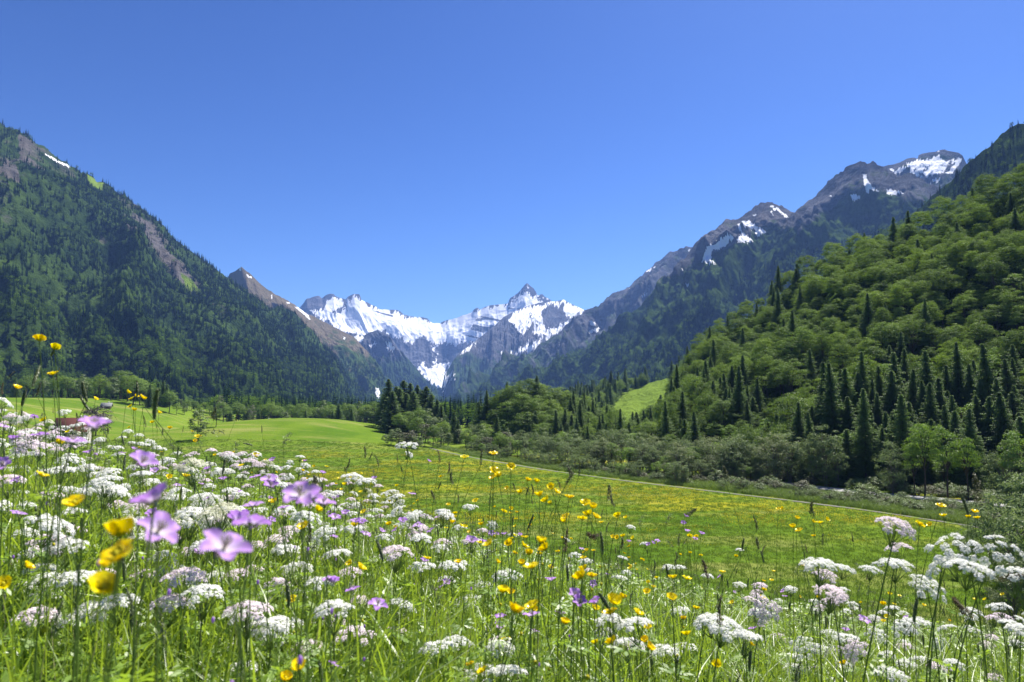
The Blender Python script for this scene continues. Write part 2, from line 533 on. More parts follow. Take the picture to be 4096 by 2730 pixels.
CLEAR_L1 = [[(143, 220), (150, 222), (165, 248), (180, 262), (199, 288), (190, 290), (172, 272), (158, 255), (147, 238)],
            [(211, 303), (222, 304), (236, 316), (222, 320)],
            [(18, 133), (60, 155), (80, 172), (75, 178), (45, 172), (20, 160)],
            [(86, 174), (104, 183), (102, 191), (89, 184)], [(100, 235), (109, 238), (106, 252), (98, 245)],
            [(133, 212), (145, 220), (140, 224), (130, 216)], [(3, 160), (16, 165), (20, 182), (6, 178)]]
CLEAR_L1B = [(177, 400), (190, 402), (209, 411), (209, 424), (176, 424)]
CLEAR_R7 = [(617, 399), (630, 391), (643, 388), (655, 380), (672, 376), (669, 390), (655, 400), (642, 412), (628, 420), (612, 414)]

def build_mountains():
    M = mountain_mat()
    D = {}
    # left forested mountain
    D['L1'] = loft("mountain", [(-230, 10), (-120, 70), (0, 120), (26, 131), (44, 148), (70, 163), (100, 176), (131, 196), (161, 220), (187, 244), (218, 266), (225, 272),
                    (242, 284), (271, 303), (290, 304.5), (307, 321), (327, 345), (344, 366), (361, 384), (372, 394), (384, 408)],
                   [(-230, 1500), (0, 1850), (225, 2200), (290, 2500), (384, 3000)],
                   [(-230, -900, 150, -26), (0, -590, 640, -26), (100, -450, 820, -26), (200, -400, 1100, -26), (290, -430, 1700, -26), (384, -540, 2850, -26)],
                   nu=420, nv=170, treeh=[(-230, 20), (20, 8), (50, 2), (75, 3), (100, 12), (384, 16)], g=1.25, gully=(26, 210), rough=(16, 120), jag=5, seed=2, warm=0.35,
                   vegf=lambda px, py, A: 0.82 - 0.26 * smooth(60, 0, px) * smooth(280, 200, py) - 0.24 * np.any([in_poly(px, py, q) for q in CLEAR_L1], 0)
                   - 0.25 * in_poly(px, py, [(115, 195), (140, 205), (215, 300), (195, 300), (130, 235)]),
                   grass=[[(86, 174), (104, 183), (102, 191), (89, 184)], CLEAR_L1B, [(180, 272), (192, 280), (200, 291), (188, 292)]],
                   snow=[[(44, 153.8), (47, 154.4), (70, 166.2), (69, 167.6), (56, 161.6)]], snow_rock=0, jit=(0.8, 0.4), mat=M)
    # brown grassy peak behind it
    D['L2'] = loft("mountain", z2([(0, 190), (30, 135), (60, 118), (95, 98), (120, 118), (150, 140), (200, 190), (240, 222), (300, 260), (350, 285), (400, 315), (470, 365), (530, 395), (570, 415), (640, 450),
                    (700, 482), (745, 498), (790, 545), (830, 590), (860, 640), (880, 700), (905, 790), (930, 880)]),
                   [(225, 3600), (241, 3500), (344, 3900), (384, 4100)],
                   [(225, -950, 2900, -26), (300, -700, 3000, -26), (344, -560, 3200, -26), (384, -560, 3800, -26)],
                   nu=320, nv=150, g=1.15, gully=(34, 190), rough=(14, 160), jag=3, seed=21, gbase=0.04, warm=0.8,
                   vegf=lambda px, py, A: 0.28 + 0.45 * smooth(300, 400, py) + 0.12 * vnoise(px / 6, py / 6, seed=4), mat=M,
                   snow=[z2([(90, 100), (97, 104), (94, 125), (88, 118)]), z2([(125, 140), (158, 158), (155, 166), (130, 152)]), z2([(272, 262), (282, 264), (276, 290), (270, 285)]),
                         z2([(412, 333), (428, 335), (490, 385), (505, 412), (480, 395), (440, 362)]), z2([(360, 305), (382, 309), (378, 316), (362, 313)]),
                         z2([(695, 515), (708, 518), (704, 532), (696, 527)]), z2([(883, 812), (905, 810), (912, 850), (905, 868), (888, 862)])], snow_rock=0.0, jit=(0.5, 0.6))
    # snowy massif closing the valley
    crest3 = z2([(380, 420), (430, 350), (455, 320), (480, 287), (500, 280), (545, 268), (556, 272), (570, 287), (585, 272), (605, 262), (620, 256), (640, 258), (650, 270), (668, 280), (690, 284), (710, 292), (725, 272),
                 (740, 264), (758, 257), (785, 258), (795, 266), (801, 290), (830, 306), (870, 325), (888, 330), (910, 348), (950, 350), (1010, 352), (1030, 362), (1050, 380), (1090, 390), (1130, 392),
                 (1150, 396), (1190, 402), (1205, 418), (1220, 428), (1265, 432), (1285, 420), (1310, 412), (1360, 402), (1400, 385), (1430, 375), (1450, 368), (1462, 352), (1472, 345), (1485, 340), (1500, 352), (1530, 335),
                 (1560, 325), (1600, 320), (1640, 318), (1665, 316), (1672, 292), (1680, 280), (1700, 268), (1725, 250), (1742, 232), (1756, 214), (1768, 200), (1777, 195), (1788, 204), (1800, 216), (1815, 226), (1830, 246),
                 (1838, 268), (1848, 264), (1856, 258), (1870, 259), (1885, 275), (1905, 285), (1925, 300), (1960, 305), (2000, 320), (2100, 370), (2200, 420)])
    band = z2([(575, 345), (600, 300), (640, 275), (690, 290), (690, 330), (640, 350), (640, 375), (700, 350), (720, 295), (765, 275), (800, 295), (900, 345), (1050, 378), (1265, 430), (1480, 350), (1640, 318), (1700, 290), (1850, 290), (1930, 302), (1990, 350),
               (1700, 400), (1630, 420), (1560, 500), (1480, 545), (1420, 545), (1370, 560), (1300, 545), (1245, 560), (1190, 525), (1150, 505), (1110, 548), (1060, 540),
               (1020, 510), (960, 500), (920, 475), (830, 490), (800, 545), (760, 500), (690, 470), (570, 400), (500, 350)])
    D['L3'] = loft("mountain", crest3, [(285, 7600), (440, 8200), (520, 8000), (600, 8200)],
                   [(285, -1900, 6000, -26), (380, -1100, 6400, -26), (438, -560, 7050, -26), (500, -100, 6500, -26), (600, 500, 6000, -26)],
                   nu=560, nv=260, g=1.35, gully=(40, 430), rough=(26, 420), jag=4, seed=33, sharp=6,
                   vegf=lambda px, py, A: 0.05 + 0.65 * smooth(352, 395, py), snow=[band,
                         z2([(1120, 680), (1165, 668), (1200, 690), (1232, 692), (1270, 680), (1332, 655), (1320, 690), (1285, 722), (1352, 728), (1300, 790), (1268, 838), (1235, 795), (1185, 765), (1150, 725)]),
                         z2([(930, 545), (985, 545), (1005, 590), (960, 590)]), z2([(1222, 560), (1250, 560), (1240, 625), (1225, 605)]),
                         z2([(1230, 640), (1245, 640), (1240, 690), (1225, 690)]), z2([(1690, 300), (1735, 262), (1762, 240), (1772, 262), (1800, 268), (1832, 262), (1840, 285), (1790, 292), (1720, 296)]), z2([(1770, 215), (1780, 212), (1792, 236), (1778, 240)])],
                   snow_rock=0.22, jit=(2.0, 3.0), mat=M)
    # nearer shoulder on the left of the gully
    D['L3b'] = loft("mountain", z2([(700, 520), (740, 492), (780, 500), (820, 497), (850, 480), (900, 471), (930, 488), (960, 500), (990, 530), (1020, 580), (1060, 620), (1100, 660), (1140, 710), (1180, 762), (1230, 810), (1268, 850), (1300, 880)]),
                    [(340, 5400), (440, 5600), (447, 5600)], [(340, -900, 4500, -26), (400, -620, 4700, -26), (447, -480, 5200, -26)],
                    nu=300, nv=130, g=1.2, gully=(60, 200), rough=(30, 200), jag=5, seed=41,
                    vegf=lambda px, py, A: 0.30 + 0.55 * smooth(335, 385, py), mat=M,
                    snow=[z2([(755, 497), (800, 500), (812, 540), (800, 548), (775, 530)]), z2([(845, 555), (900, 548), (880, 562), (848, 570)]), z2([(930, 545), (980, 545), (1003, 590), (955, 585), (950, 560)])], snow_rock=0.1, jit=(1.2, 2))
    # long spur on the right of the gully with its snowy shoulder
    D['L4'] = loft("mountain", z2([(1245, 870), (1268, 840), (1290, 735), (1320, 690), (1345, 650), (1370, 615), (1400, 590), (1440, 560), (1480, 530), (1540, 480), (1590, 440), (1640, 395), (1680, 372), (1720, 352), (1760, 338), (1800, 326),
                    (1850, 311), (1900, 305), (1950, 300), (1992, 292), (2015, 304), (2040, 320), (2070, 330), (2100, 346), (2130, 357), (2180, 400), (2240, 470)]),
                   [(436, 5200), (470, 5700), (510, 6300), (563, 6900), (606, 7000)], [(436, -480, 4900, -26), (500, -150, 4950, -26), (560, 200, 5000, -26), (606, 500, 5200, -26)],
                   nu=420, nv=220, g=1.15, gully=(52, 330), rough=(22, 300), jag=2.5, seed=52,
                   vegf=lambda px, py, A: 0.28 + 0.5 * smooth(330, 395, py),
                   snow=[z2([(1665, 405), (1720, 358), (1830, 328), (1990, 296), (2125, 358), (2090, 385), (2010, 390), (1990, 330), (1900, 330), (1855, 370), (1870, 440), (1900, 480), (1965, 440), (2060, 400), (2050, 440), (1960, 480), (1900, 525), (1850, 520), (1820, 480), (1760, 470), (1745, 490), (1700, 450)]),
                         z2([(1610, 615), (1650, 585), (1680, 565), (1700, 535), (1750, 562), (1800, 545), (1862, 535), (1855, 565), (1810, 600), (1745, 592), (1700, 620), (1650, 660), (1640, 625)]),
                         z2([(1380, 600), (1440, 562), (1490, 525), (1480, 550), (1430, 590), (1395, 610)]), z2([(1300, 730), (1355, 725), (1300, 790), (1270, 838)])],
                   snow_rock=0.3, jit=(1.5, 3.2), mat=M)
    # right-hand ridges, far to near
    D['RA'] = loft("mountain", [(430, 412), (441, 401), (453, 394), (470, 384), (480, 377), (497, 374), (511, 360), (526, 352), (538, 347), (550, 338), (563, 328), (572, 321), (580, 314), (587, 309), (600, 303), (615, 293), (628, 288),
                    (638, 279), (651, 267), (662, 259), (667, 254), (678, 247.5), (686, 245), (694, 245), (712, 242), (730, 248), (760, 262)],
                   [(430, 4200), (441, 4300), (600, 4500), (686, 4700), (760, 4900)], [(430, -500, 4000, -26), (520, -200, 3700, -26), (600, 200, 3500, -26), (760, 700, 3400, -26)],
                   nu=360, nv=150, g=1.1, gully=(75, 230), rough=(26, 170), jag=11, seed=61, mat=M,
                   vegf=lambda px, py, A: 0.40 + 0.45 * smooth(16, 80, (py - np.interp(px, [441, 600, 690], [401, 303, 245]))) + 0.2 * smooth(600, 480, px),
                   snow=[z3([(160, 590), (172, 588), (168, 600)]), z3([(285, 595), (292, 597), (290, 608)]), z3([(350, 628), (378, 618), (370, 640), (352, 640)]), z3([(78, 770), (110, 762), (100, 790), (80, 788)]),
                         z3([(70, 815), (130, 795), (125, 812), (85, 830)]), z3([(375, 505), (400, 490), (392, 512)]), z3([(410, 480), (420, 478), (416, 490)]), z3([(590, 390), (610, 385), (600, 410)])], snow_rock=0, jit=(0.7, 0.9))
    D['RB'] = loft("mountain", [(462, 412), (470, 406), (500, 393), (540, 376), (560, 362), (575, 352), (594, 345), (613, 333), (626, 322), (642, 309), (651, 297), (657, 286), (668, 276), (682, 261), (690, 250), (694, 246),
                    (700, 240), (705, 236), (708, 233), (712, 230), (718, 227), (723, 219.5), (727, 218), (731.5, 220), (738, 219), (743, 218.5), (748, 212), (756, 207), (760, 204.5), (764, 203.5), (773, 203), (778, 204.5), (781, 206.5), (786, 210),
                    (791, 214), (795, 214.5), (798, 213), (801, 213), (804, 207), (808, 203), (813.5, 198), (820, 191), (827, 184.5), (834, 176), (840, 171), (847, 167), (854.6, 162.5), (860, 161.5), (864.8, 161.3), (870, 163),
                    (876, 164), (882.6, 167), (890, 172), (903, 175), (919.6, 176.5), (928, 181.6), (932, 185), (980, 205), (1030, 225), (1080, 250)],
                   [(462, 3400), (560, 3200), (651, 3050), (694, 2950), (773, 2850), (864, 2550), (950, 2300), (1080, 2100)],
                   [(462, -210, 3100, -26), (560, 30, 2400, -26), (694, 230, 1900, -26), (864, 480, 1600, -26), (1080, 800, 1400, -26)],
                   nu=560, nv=200, g=1.15, gully=(55, 190), rough=(26, 150), jag=9, seed=73, mat=M,
                   vegf=lambda px, py, A: 0.37 + 0.55 * smooth(10, 38, py - np.interp(px, [462, 600, 694, 773, 798, 864, 932], [380, 300, 245, 203, 213, 166, 185])) + 0.25 * smooth(680, 620, px),
                   snow=[z3([(665, 460), (690, 372), (740, 350), (770, 332), (805, 308), (832, 335), (800, 362), (750, 385), (722, 400), (712, 430), (735, 465)]),
                         z3([(840, 330), (880, 306), (935, 340), (860, 352)]), z3([(848, 255), (862, 255), (885, 305), (872, 308)]), z3([(872, 240), (900, 238), (1000, 292), (1005, 303), (950, 320), (945, 295), (880, 262)]),
                         z3([(1015, 160), (1060, 165), (1085, 190), (1112, 222), (1100, 228), (1070, 190), (1030, 175)]), z3([(925, 200), (958, 205), (945, 216)]), z3([(1020, 190), (1035, 195), (1045, 212), (1035, 210)]),
                         z3([(860, 350), (935, 345), (930, 352), (860, 358)]),
                         z4([(875, 585), (900, 590), (935, 650), (940, 675), (985, 680), (980, 700), (940, 700), (920, 730), (905, 700), (885, 640)]), z4([(1062, 690), (1100, 700), (1160, 712), (1208, 715), (1130, 752), (1075, 735)]),
                         z4([(790, 740), (830, 735), (870, 770), (800, 792)]), z4([(985, 705), (1025, 710), (1015, 722), (990, 718)]), z4([(620, 745), (645, 745), (640, 758)]), z4([(700, 820), (730, 818), (725, 828)]),
                         z3([(560, 495), (572, 492), (568, 508)]), z3([(575, 560), (600, 565), (590, 582), (575, 578)])], snow_rock=0.12, jit=(0.9, 1.3))
    D['RC'] = loft("mountain", z4([(980, 560), (1040, 525), (1070, 518), (1130, 505), (1160, 492), (1190, 480), (1215, 465), (1240, 455), (1280, 452), (1318, 460), (1322, 432), (1360, 418), (1400, 410), (1440, 402), (1480, 395),
                    (1505, 389), (1530, 387), (1560, 396), (1580, 401), (1610, 405), (1640, 412), (1665, 430), (1700, 500), (1780, 560), (1900, 640)]),
                   [(870, 3300), (1000, 3000)], [(870, 1300, 2700, 420), (930, 1400, 2500, 380), (1000, 1500, 2350, 350)],
                   nu=260, nv=110, g=0.9, gully=(24, 130), rough=(14, 110), jag=2.5, seed=81, mat=M, veg=0.42,
                   snow=[z4([(1100, 545), (1230, 515), (1230, 490), (1440, 455), (1490, 425), (1512, 450), (1500, 470), (1560, 478), (1668, 448), (1660, 490), (1600, 540), (1580, 575), (1450, 580), (1380, 600), (1350, 610), (1220, 585), (1120, 572)]),
                         z4([(1400, 622), (1500, 622), (1480, 655), (1420, 650)]), z4([(1455, 402), (1490, 398), (1485, 406)])], snow_rock=0.55, jit=(1.6, 1.6))
    D['RD'] = loft("mountain", [(500, 412), (560, 402), (640, 378), (690, 354), (740, 320), (790, 287), (840, 252), (880, 224), (909, 208), (919.6, 199.5), (932, 186.7), (938.8, 181.6), (949, 172.7), (960, 162.5), (964, 156), (974.5, 145.6), (987, 138),
                    (992, 133), (1005, 122.7), (1012.7, 116), (1024, 112), (1080, 80), (1200, 30)],
                   [(500, 2200), (700, 1700), (870, 1350), (960, 1200), (1024, 1100), (1200, 950)],
                   [(500, -60, 1900, -26), (700, 170, 1000, -26), (870, 320, 760, -26), (1024, 470, 680, -26), (1200, 640, 560, -26)],
                   nu=300, nv=120, treeh=[(500, 18), (960, 16), (1200, 18)], g=1.1, gully=(22, 120), rough=(12, 90), jag=3, seed=91, veg=0.85, mat=M)
    D['mound'] = loft("mountain", [(375, 418), (400, 414), (430, 408), (455, 404), (475, 402), (492, 403), (520, 414), (540, 424)], [(375, 2000), (540, 2000)],
                      [(375, -340, 1650, -26), (540, 40, 1650, -26)], nu=120, nv=60, treeh=14, g=1.4, gully=(6, 80), rough=(6, 70), jag=2, seed=95, veg=0.85, mat=M)
    # hill with the steep hay clearing, and the near wooded slope
    D['R7'] = loft("hill", [(470, 412), (500, 404), (560, 393), (590, 380), (610, 374), (640, 370), (665, 362), (700, 348), (760, 322), (820, 300)],
                   [(470, 900), (820, 800)], [(470, -40, 560, -26), (560, 30, 470, -26), (640, 85, 430, -26), (700, 110, 400, -26), (820, 200, 350, -26)],
                   nu=160, nv=90, treeh=[(470, 18), (600, 21), (700, 20), (820, 16)], g=0.95, gully=(2.5, 60), rough=(2.0, 50), jag=1, seed=101, veg=0.85, mat=M,
                   grass=[[(598, 415), (612, 400), (630, 388), (645, 384), (655, 376), (680, 372), (678, 395), (660, 415), (640, 440), (600, 440)]], jit=(0.5, 0.5))
    D['R6'] = loft("hill", [(455, 432), (470, 425), (479, 418), (492, 400), (505, 387), (527, 378), (548, 383), (560, 386), (575, 390), (590, 395), (600, 400), (615, 407), (628, 411), (640, 408), (650, 402), (660, 394),
                    (668, 384), (672, 374), (680, 361), (696, 338), (714, 322), (740, 303), (761, 289), (792, 269), (814, 258), (844, 244), (862, 237), (892, 228), (914, 222), (940, 209), (970, 191), (1001, 174), (1024, 160), (1080, 130), (1200, 70)],
                   [(455, 380), (479, 345), (527, 320), (590, 330), (640, 350), (700, 345), (761, 340), (844, 320), (940, 290), (1024, 270), (1200, 230)],
                   [(455, -40, 400, -24), (479, -22, 325, -24), (527, 8, 290, -24), (590, 32, 262, -24), (640, 44, 232, -24), (700, 56, 193, -23), (844, 84, 158, -22.5), (940, 104, 142, -22.5), (1024, 130, 130, -22.5), (1200, 210, 108, -24)],
                   nu=260, nv=120, treeh=[(455, 12), (479, 15), (527, 17), (570, 18), (600, 16), (640, 16), (690, 11), (760, 9), (1200, 9)], g=1.05, gully=(5, 60), rough=(3.5, 45), jag=1.5, seed=111, veg=0.95, mat=M)
    return D
# ------------------------------------------------------------------ trees and bushes
ML = {}
def leaf_materials():
    ML['beech'] = leaf_mat("beech_leaves", (0.026, 0.072, 0.010), (0.175, 0.275, 0.034), 0.34, (0.26, 0.39, 0.03), 0.02, 0.55, (0.16, 0.25, 0.018))
    ML['spruce'] = leaf_mat("spruce_needles", (0.038, 0.080, 0.022), (0.125, 0.200, 0.050), 0.42, (0.20, 0.31, 0.06), 0.025, 0.6)
    ML['willow'] = leaf_mat("willow_leaves", (0.085, 0.135, 0.040), (0.185, 0.250, 0.100), 0.38, (0.26, 0.34, 0.10), 0.02, 0.5, (0.17, 0.20, 0.09))
    ML['fresh'] = leaf_mat("fresh_leaves", (0.10, 0.19, 0.018), (0.17, 0.29, 0.030), 0.45, (0.25, 0.38, 0.03), 0.03, 0.5)
    ML['scrub'] = leaf_mat("scrub_leaves", (0.075, 0.130, 0.025), (0.170, 0.240, 0.060), 0.32, (0.16, 0.22, 0.04), 0.04, 0.5, (0.11, 0.11, 0.06))
    ML['farbroad'] = leaf_mat("far_broadleaf", (0.035, 0.075, 0.012), (0.095, 0.165, 0.025), 0.25, (0.14, 0.22, 0.02), 0.0, 0.6, (0.13, 0.22, 0.025))
    ML['farspruce'] = leaf_mat("far_spruce", (0.009, 0.024, 0.010), (0.024, 0.052, 0.016), 0.05, (0.03, 0.07, 0.01), 0.0, 0.6)
    ML['purple'] = leaf_mat("dark_purple_leaves", (0.020, 0.016, 0.020), (0.045, 0.030, 0.038), 0.15, (0.06, 0.03, 0.05), 0.03, 0.5)
    ML['bark'] = plain_mat("bark", (0.09, 0.07, 0.055), (0.04, 0.032, 0.026), 3.0, 0.9)
    ML['palebark'] = plain_mat("pale_bark", (0.20, 0.18, 0.15), (0.09, 0.08, 0.065), 3.0, 0.9)
    ML['twig'] = plain_mat("dry_twig", (0.10, 0.07, 0.05), (0.05, 0.035, 0.028), 2.0, 0.9)

def crown_points(n, r, h0, h1, seed, low=-0.35):
    """Clump centres over an uneven crown: r radius, h0..h1 heights."""
    g = np.random.default_rng(seed)
    d = norm(g.normal(size=(n * 3, 3))); d = d[d[:, 2] > low][:n]
    lump = 1 + 0.28 * vnoise(d[:, 0] * 1.9, d[:, 1] * 1.9, d[:, 2] * 1.9, seed=seed)
    rad = lump * g.uniform(0.45, 1.0, len(d)) ** 0.45
    c = d * rad[:, None]
    hm, hh = (h0 + h1) / 2, (h1 - h0) / 2
    return np.stack([c[:, 0] * r, c[:, 1] * r, hm + c[:, 2] * hh], -1), d

def make_broadleaf(seed, h=17.0, r=5.5, base=0.25, clumps=110, per=64, leaf=0.35, flat=0.45, mat='beech', low=-0.45, droop=0.10, cr=0.26, trunks=1, barkm='bark', bare=0.0):
    g = np.random.default_rng(seed)
    nc = max(14, int(clumps * 0.72)); per = int(per * 1.5)
    C, D = crown_points(nc, r * 0.86, h * base + r * 0.1, h * 0.95, seed, low)
    n = len(C)
    rc = r * cr * 1.05 * g.uniform(0.6, 1.45, n)
    k = np.repeat(np.arange(n), per)
    u = norm(g.normal(size=(n * per, 3)))
    u[:, 2] = np.where(u[:, 2] < -0.25, -u[:, 2] * g.random(len(u)), u[:, 2])
    q = u * (0.72 + 0.34 * g.random(len(u)))[:, None]
    q[:, :2] *= 1 + 0.35 * vnoise(u[:, 0] * 2.5 + k * 3.1, u[:, 1] * 2.5, seed=seed)[:, None]
    sp_ = vnoise(u[:, 0] * 5 + k * 7.7, u[:, 1] * 5, u[:, 2] * 5, seed=seed + 3)
    q *= (1 + 0.38 * np.sign(sp_) * np.abs(sp_) ** 0.7)[:, None]
    q[:, 2] *= flat * 0.85
    Pq = C[k] + q * rc[k][:, None]
    hd = np.hypot(q[:, 0], q[:, 1]) * rc[k]
    out = norm(Pq - np.array([0, 0, h * 0.5]))
    Pq[:, 2] -= droop * hd ** 1.5
    N = norm(u * np.array([0.8, 0.8, 0.6]) + out * 0.25 + np.array([0, 0, 0.45]) + g.normal(size=Pq.shape) * 0.36)
    mb = MB()
    tint = np.clip(0.5 + 0.35 * g.normal(size=n), 0, 1)[k]
    leaf_quads(mb, Pq, N, leaf * 1.35 * g.uniform(0.7, 1.5, len(Pq)), leaf * 0.46 * g.uniform(0.7, 1.2, len(Pq)), tint, u * 0.7 + np.array([0, 0, -0.25]) + g.normal(size=out.shape) * 0.4)
    crown = mb.mesh("crown", [ML[mat]])
    tb = MB()
    for tk in range(trunks):
        a = g.uniform(0, 6.28); lean = 0.0 if trunks == 1 else r * 0.35
        zz = np.linspace(-0.6, h * 0.80, 9)
        wob = np.stack([0.02 * h * np.sin(zz / h * 5 + a) + lean * math.cos(a) * (zz / h), 0.02 * h * np.cos(zz / h * 4 + a * 2) + lean * math.sin(a) * (zz / h), zz], -1)
        rr = (0.017 * h + 0.05) * (1 - 0.85 * np.clip(zz / (h * 0.85), 0, 1)) / (1 if trunks == 1 else 2)
        tube(tb, wob, rr, 7)
        for c in g.choice(n, min(n, 18 if trunks == 1 else 8), replace=False):
            tz = np.clip(C[c][2] * g.uniform(0.45, 0.75), h * 0.12, h * 0.72)
            p0 = np.array([np.interp(tz, zz, wob[:, 0]), np.interp(tz, zz, wob[:, 1]), tz]); p1 = C[c]
            t = np.linspace(0, 1, 5)[:, None]
            tube(tb, p0 + (p1 - p0) * t + np.array([0, 0, 1.0]) * np.sin(t * np.pi) * 0.05 * h, np.linspace(0.006 * h, 0.02, 5), 5)
    trunk = tb.mesh("trunk", [ML[barkm]], True)
    return trunk, crown

def make_spruce(seed, h=25.0, r=3.6, base=0.10, step=0.52, nb=10, mat='spruce', leaf=0.70, ragged=0.3, dead=0.12):
    g = np.random.default_rng(seed)
    mb, tb = MB(), MB()
    zz = np.linspace(-0.6, h, 10)
    tube(tb, np.stack([0.1 * np.sin(zz * 0.3 + seed), 0.1 * np.cos(zz * 0.27), zz], -1), (0.012 * h + 0.02) * (1 - zz / (h * 1.02)) + 0.015, 7)
    Pc, Nn, Td, Tt, Ls = [], [], [], [], []
    z = h * base
    while z < h * 0.985:
        f = (z - h * base) / (h * (1 - base))
        R_ = r * (1 - f) ** 0.92 * (0.55 + 0.45 * min(1, f * 6)) + 0.12
        m = max(4, int(nb * (0.6 + 0.4 * (1 - f))))
        for a in np.arange(m) * 2 * np.pi / m + g.uniform(0, 6.28):
            a += g.normal() * 0.25
            L = R_ * g.uniform(1 - ragged, 1 + ragged * 0.6) * (1 + 0.22 * math.sin(a * 2 + seed) * math.sin(z * 0.9 + seed))
            k = max(2, int(L / 0.42) + 1)
            s = np.linspace(0.18, 1, k)
            dz = -0.30 * L * s ** 1.1 + 0.16 * L * s ** 3
            if f > 0.8: dz = dz * 0.2 + 0.25 * L * s
            x, y = np.cos(a) * L * s, np.sin(a) * L * s
            p = np.stack([x, y, z + dz + g.normal(size=k) * 0.05], -1)
            tt = np.clip(0.5 + g.normal() * 0.3, 0, 1)
            side = np.array([-math.sin(a), math.cos(a), 0]); fw = np.array([math.cos(a), math.sin(a), -0.25])
            for sg in (-1, 1):
                Pc.append(p + side * sg * 0.24 * leaf + np.array([0, 0, -0.10 * leaf])); Nn.append(np.tile(np.array([0, 0, 0.8]) + side * sg * 0.55, (k, 1)) + g.normal(size=(k, 3)) * 0.25)
                Td.append(np.tile(fw * 0.6 + side * sg * 0.9 + np.array([0, 0, -0.35]), (k, 1))); Tt.append(np.full(k, tt)); Ls.append(leaf * (1.05 - 0.4 * s))
            Pc.append(p + np.array([0, 0, -0.28 * leaf])); Nn.append(np.tile(side, (k, 1)) + g.normal(size=(k, 3)) * 0.4)
            Td.append(np.tile(np.array([0, 0, -1.0]) + fw * 0.5, (k, 1))); Tt.append(np.full(k, tt)); Ls.append(np.full(k, leaf * 0.8))
            if R_ > 1.0 and g.random() < 0.4:
                tube(tb, np.array([[0, 0, z], [x[-1] * 0.8, y[-1] * 0.8, z + dz[-1] * 0.8]]), [0.035, 0.012], 3, cap=False)
        z += step * g.uniform(0.7, 1.3) * (1 - 0.35 * f)
    for q in range(int(26 * dead * 8)):       # bare lower branches
        zb = g.uniform(0.03, base + 0.05) * h; a = g.uniform(0, 6.28); L = g.uniform(0.6, 1.8)
        tube(tb, np.array([[0, 0, zb], [math.cos(a) * L, math.sin(a) * L, zb - 0.25 * L]]), [0.03, 0.008], 3, cap=False)
    Pc, Nn, Td, Tt, Ls = map(np.concatenate, (Pc, Nn, Td, Tt, Ls))
    leaf_quads(mb, Pc, Nn, Ls * g.uniform(0.9, 1.45, len(Ls)), Ls * 0.52, Tt, Td)
    return tb.mesh("trunk", [ML['bark']], True), mb.mesh("crown", [ML[mat]])

def make_far_spruce(seed, h=22.0, r=3.0):
    g = np.random.default_rng(seed); mb = MB(); Pc, Nn, Td, Ls, Tt = [], [], [], [], []
    for f in np.linspace(0.06, 0.97, 15):
        R_ = r * (1 - f) ** 0.85 + 0.15
        m = 7 if f < 0.7 else 5
        for a in np.arange(m) * 2 * np.pi / m + g.uniform(0, 6.28):
            L = R_ * g.uniform(0.75, 1.2)
            c = np.array([math.cos(a) * L * 0.55, math.sin(a) * L * 0.55, f * h - 0.18 * L])
            Pc.append(c); Nn.append([-math.sin(a) * 0.3 + math.cos(a) * 0.45, math.cos(a) * 0.3 + math.sin(a) * 0.45, 0.8]); Td.append([math.cos(a), math.sin(a), -0.45]); Ls.append(L * 1.05); Tt.append(g.uniform(0.2, 0.8))
    Ls = np.array(Ls)
    leaf_quads(mb, np.array(Pc), np.array(Nn), Ls, Ls * 0.55 + 0.35, np.array(Tt), np.array(Td))
    V = np.array([[0.28 * r * math.cos(a), 0.28 * r * math.sin(a), 0.02 * h] for a in np.arange(6) * np.pi / 3] + [[0, 0, h]])
    mb.add(V, [[k, (k + 1) % 6, 6] for k in range(6)], 0.1)
    return mb.mesh("spruce_tree", [ML['farspruce']])

def make_far_broad(seed, h=14.0, r=4.4):
    g = np.random.default_rng(seed); mb = MB()
    C, D = crown_points(34, r, h * 0.2, h, seed, -0.5)
    k = np.repeat(np.arange(len(C)), 9)
    q = g.normal(size=(len(k), 3)) * np.array([1, 1, 0.6])
    Pq = C[k] + q * r * 0.17
    N = norm(norm(Pq - np.array([0, 0, h * 0.5])) * 0.7 + np.array([0, 0, 0.6]) + g.normal(size=Pq.shape) * 0.4)
    leaf_quads(mb, Pq, N, 1.15, 0.85, np.clip(0.5 + 0.3 * g.normal(size=len(C)), 0, 1)[k])
    zz = np.linspace(-1, h * 0.6, 3)
    tube(mb, np.stack([0 * zz, 0 * zz, zz], -1), [0.3, 0.22, 0.1], 5, t=0.0)
    return mb.mesh("broadleaf_tree", [ML['farbroad']])

